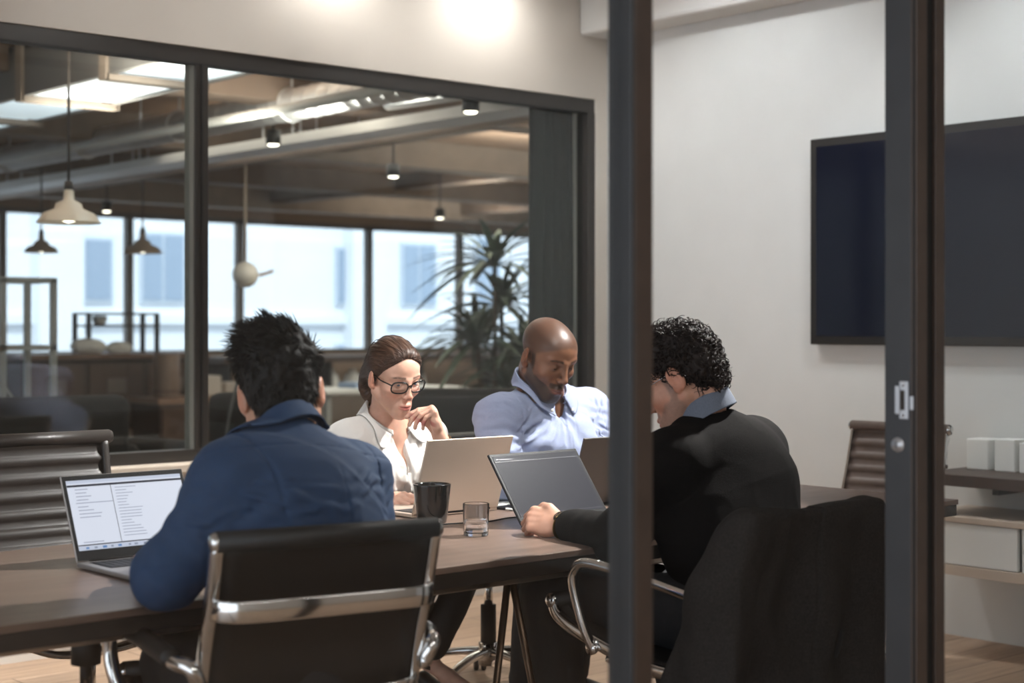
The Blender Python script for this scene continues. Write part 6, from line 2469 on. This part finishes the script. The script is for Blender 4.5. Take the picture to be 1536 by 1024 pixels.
pts = spline([(3.135, 3.62, TZ + 0.008), (3.17, 3.60, TZ + 0.004), (3.20, 3.575, TZ + 0.004), (3.24, 3.58, TZ + 0.004), (3.29, 3.60, TZ + 0.004)], 6)
setp(MB().tube(pts, 0.0035, 8).build('charging_cable', M_white), 'short white charging cable beside the champagne laptop', 'cable')
pts = spline([(2.60, 3.47, TZ + 0.003), (2.72, 3.46, TZ + 0.003), (2.80, 3.48, TZ + 0.003), (2.92, 3.45, TZ + 0.003), (3.02, 3.475, TZ + 0.003), (3.12, 3.46, TZ + 0.003), (3.22, 3.48, TZ + 0.003)], 6)
setp(MB().tube(pts, 0.0022, 8).build('power_cord', M_bezel), 'thin black cord running along the middle of the table', 'cord')

# ------------------------------------------------------------------ people and jacket
build_jacket()
build_woman()
build_blue()
build_navy()
build_black()

# ------------------------------------------------------------------ lamps, daylight, camera
w = bpy.data.worlds.new('daylight')
scn.world = w
w.use_nodes = True
bg = w.node_tree.nodes['Background']
bg.inputs[0].default_value = (0.84, 0.91, 1.0, 1)
bg.inputs[1].default_value = 2.6


def aim(o, tgt):
    o.rotation_euler = (Vector(tgt) - o.location).to_track_quat('-Z', 'Y').to_euler()


M_lampd = mat_emit('downlight_disc', (255, 244, 230), 6.0)


def downlight(x, y, tgt, power, ang, size, col, blend=0.4, label=None, z=CZ):  # makes the ceiling downlights and also the added spots
    e = empty('downlight', (x, y, z), 0, label, 'downlight', 'downlights and added spots in the meeting room ceiling')
    MB().lathe([(0.052, 0.0), (0.066, 0.0), (0.066, -0.006), (0.050, -0.006), (0.048, 0.03)], n=28).build('trim_ring', M_white, e)
    MB().lathe([(0.0001, 0.012), (0.048, 0.012)], n=24).build('lamp', M_lampd, e)
    l = bpy.data.lights.new('downlight_or_added_beam', 'SPOT')
    l.energy = power
    l.spot_size = math.radians(ang)
    l.spot_blend = blend
    l.shadow_soft_size = size
    l.color = col
    o = bpy.data.objects.new('downlight_or_added_beam', l)
    COL.objects.link(o)
    o.location = (x, y, z - 0.02)
    aim(o, tgt)
    return o


WARM = (1.0, 0.90, 0.79)
NEUT = (1.0, 0.975, 0.945)
COOL = (0.94, 0.975, 1.0)
downlight(4.02, 5.63, (4.02, 5.84, 1.8), 22, 168, 0.03, NEUT, 0.9, 'downlight by the window wall above the left pane edge')
downlight(3.1, 4.5, (3.1, 5.87, 2.55), 42, 60, 0.05, NEUT, 0.9, 'added wash spot before the window wall, left of centre')  # extra spot put in to brighten the window header
downlight(4.7, 4.5, (4.7, 5.87, 2.55), 34, 60, 0.05, NEUT, 0.9, 'added wash spot before the window wall, right of centre')  # second added spot, lifting the right half of the header
downlight(4.92, 5.62, (4.92, 5.84, 1.8), 24, 168, 0.03, NEUT, 0.9, 'downlight by the window wall near the screen wall')
downlight(4.5, 2.75, (2.74, 3.72, 0.8), 1020, 55, 0.03, NEUT, 0.5, 'added key spot over the far end of the table')  # added key standing in for sunlight from the right
downlight(2.25, 2.15, (2.95, 3.68, 0.85), 230, 32, 0.05, NEUT, 0.4, 'added accent spot over the middle of the near table edge')  # added accent that brightens the back of the champagne lid
downlight(4.9, 3.2, (5.78, 3.5, 1.5), 74, 95, 0.06, COOL, 0.7, 'downlight before the screen')
downlight(4.6, 4.7, (5.78, 4.8, 1.4), 76, 110, 0.06, COOL, 0.7, 'downlight before the screen wall corner')
downlight(2.7, 5.0, (2.8, 5.1, 0.0), 300, 56, 0.05, NEUT, 0.6, 'added floor spot behind the woman in white')  # added to light the floor behind the table and rim her hair
downlight(4.0, 4.9, (4.0, 4.8, 0.0), 260, 70, 0.05, NEUT, 0.6, 'downlight behind the man in pale blue')


def area(name, loc, tgt, sx, sy, power, col):
    l = bpy.data.lights.new(name, 'AREA')
    l.shape = 'RECTANGLE'
    l.size = sx
    l.size_y = sy
    l.energy = power
    l.color = col
    o = bpy.data.objects.new(name, l)
    COL.objects.link(o)
    o.location = loc
    aim(o, tgt)
    return o


area('added_corridor_fill', (1.5, -0.8, 3.05), (1.5, -0.8, 0.0), 4.0, 0.2, 60, NEUT)  # unseen fill added to lighten the backs nearest the camera
for x_, y_ in ((8.6, 8.0), (9.6, 10.5), (11.5, 13.0), (13, 16), (3.2, 7.3), (4.95, 8.6)):
    area('added_ceiling_fill', (x_, y_, 2.45), (x_, y_, 4), 2.0, 0.3, 36, WARM)  # mid-air fills without fixtures, added to lift the office ceiling
area('office_lamp', (9, 10, 2.75), (9, 10, 0), 6, 3, 160, WARM)
area('office_lamp', (13, 15, 2.75), (13, 15, 0), 6, 3, 120, WARM)
s = bpy.data.lights.new('sun', 'SUN')
s.energy = 3.4
s.angle = math.radians(1.0)
s.color = (1.0, 0.97, 0.93)
so = bpy.data.objects.new('sun', s)
COL.objects.link(so)
so.rotation_euler = Vector((0.35, 0.75, -0.9)).to_track_quat('-Z', 'Y').to_euler()

cam = bpy.data.cameras.new('camera')
co = bpy.data.objects.new('camera', cam)
COL.objects.link(co)
co.location = (0, 0, CAM_H)
co.rotation_euler = (PI / 2, 0, -math.atan2(FX, FY))
cam.sensor_width = 36
cam.lens = 36 * FPX / 1536
cam.shift_y = -(512 - HOR) / 1536
cam.clip_start = 0.05
cam.dof.use_dof = True
cam.dof.focus_distance = 4.5
cam.dof.aperture_fstop = 2.8
scn.camera = co
scn.view_settings.view_transform = 'Standard'
scn.view_settings.look = 'None'
scn.view_settings.gamma = 1
scn.view_settings.exposure = 0.0
scn.cycles.use_denoising = True
scn.cycles.max_bounces = 10
scn.cycles.transparent_max_bounces = 16
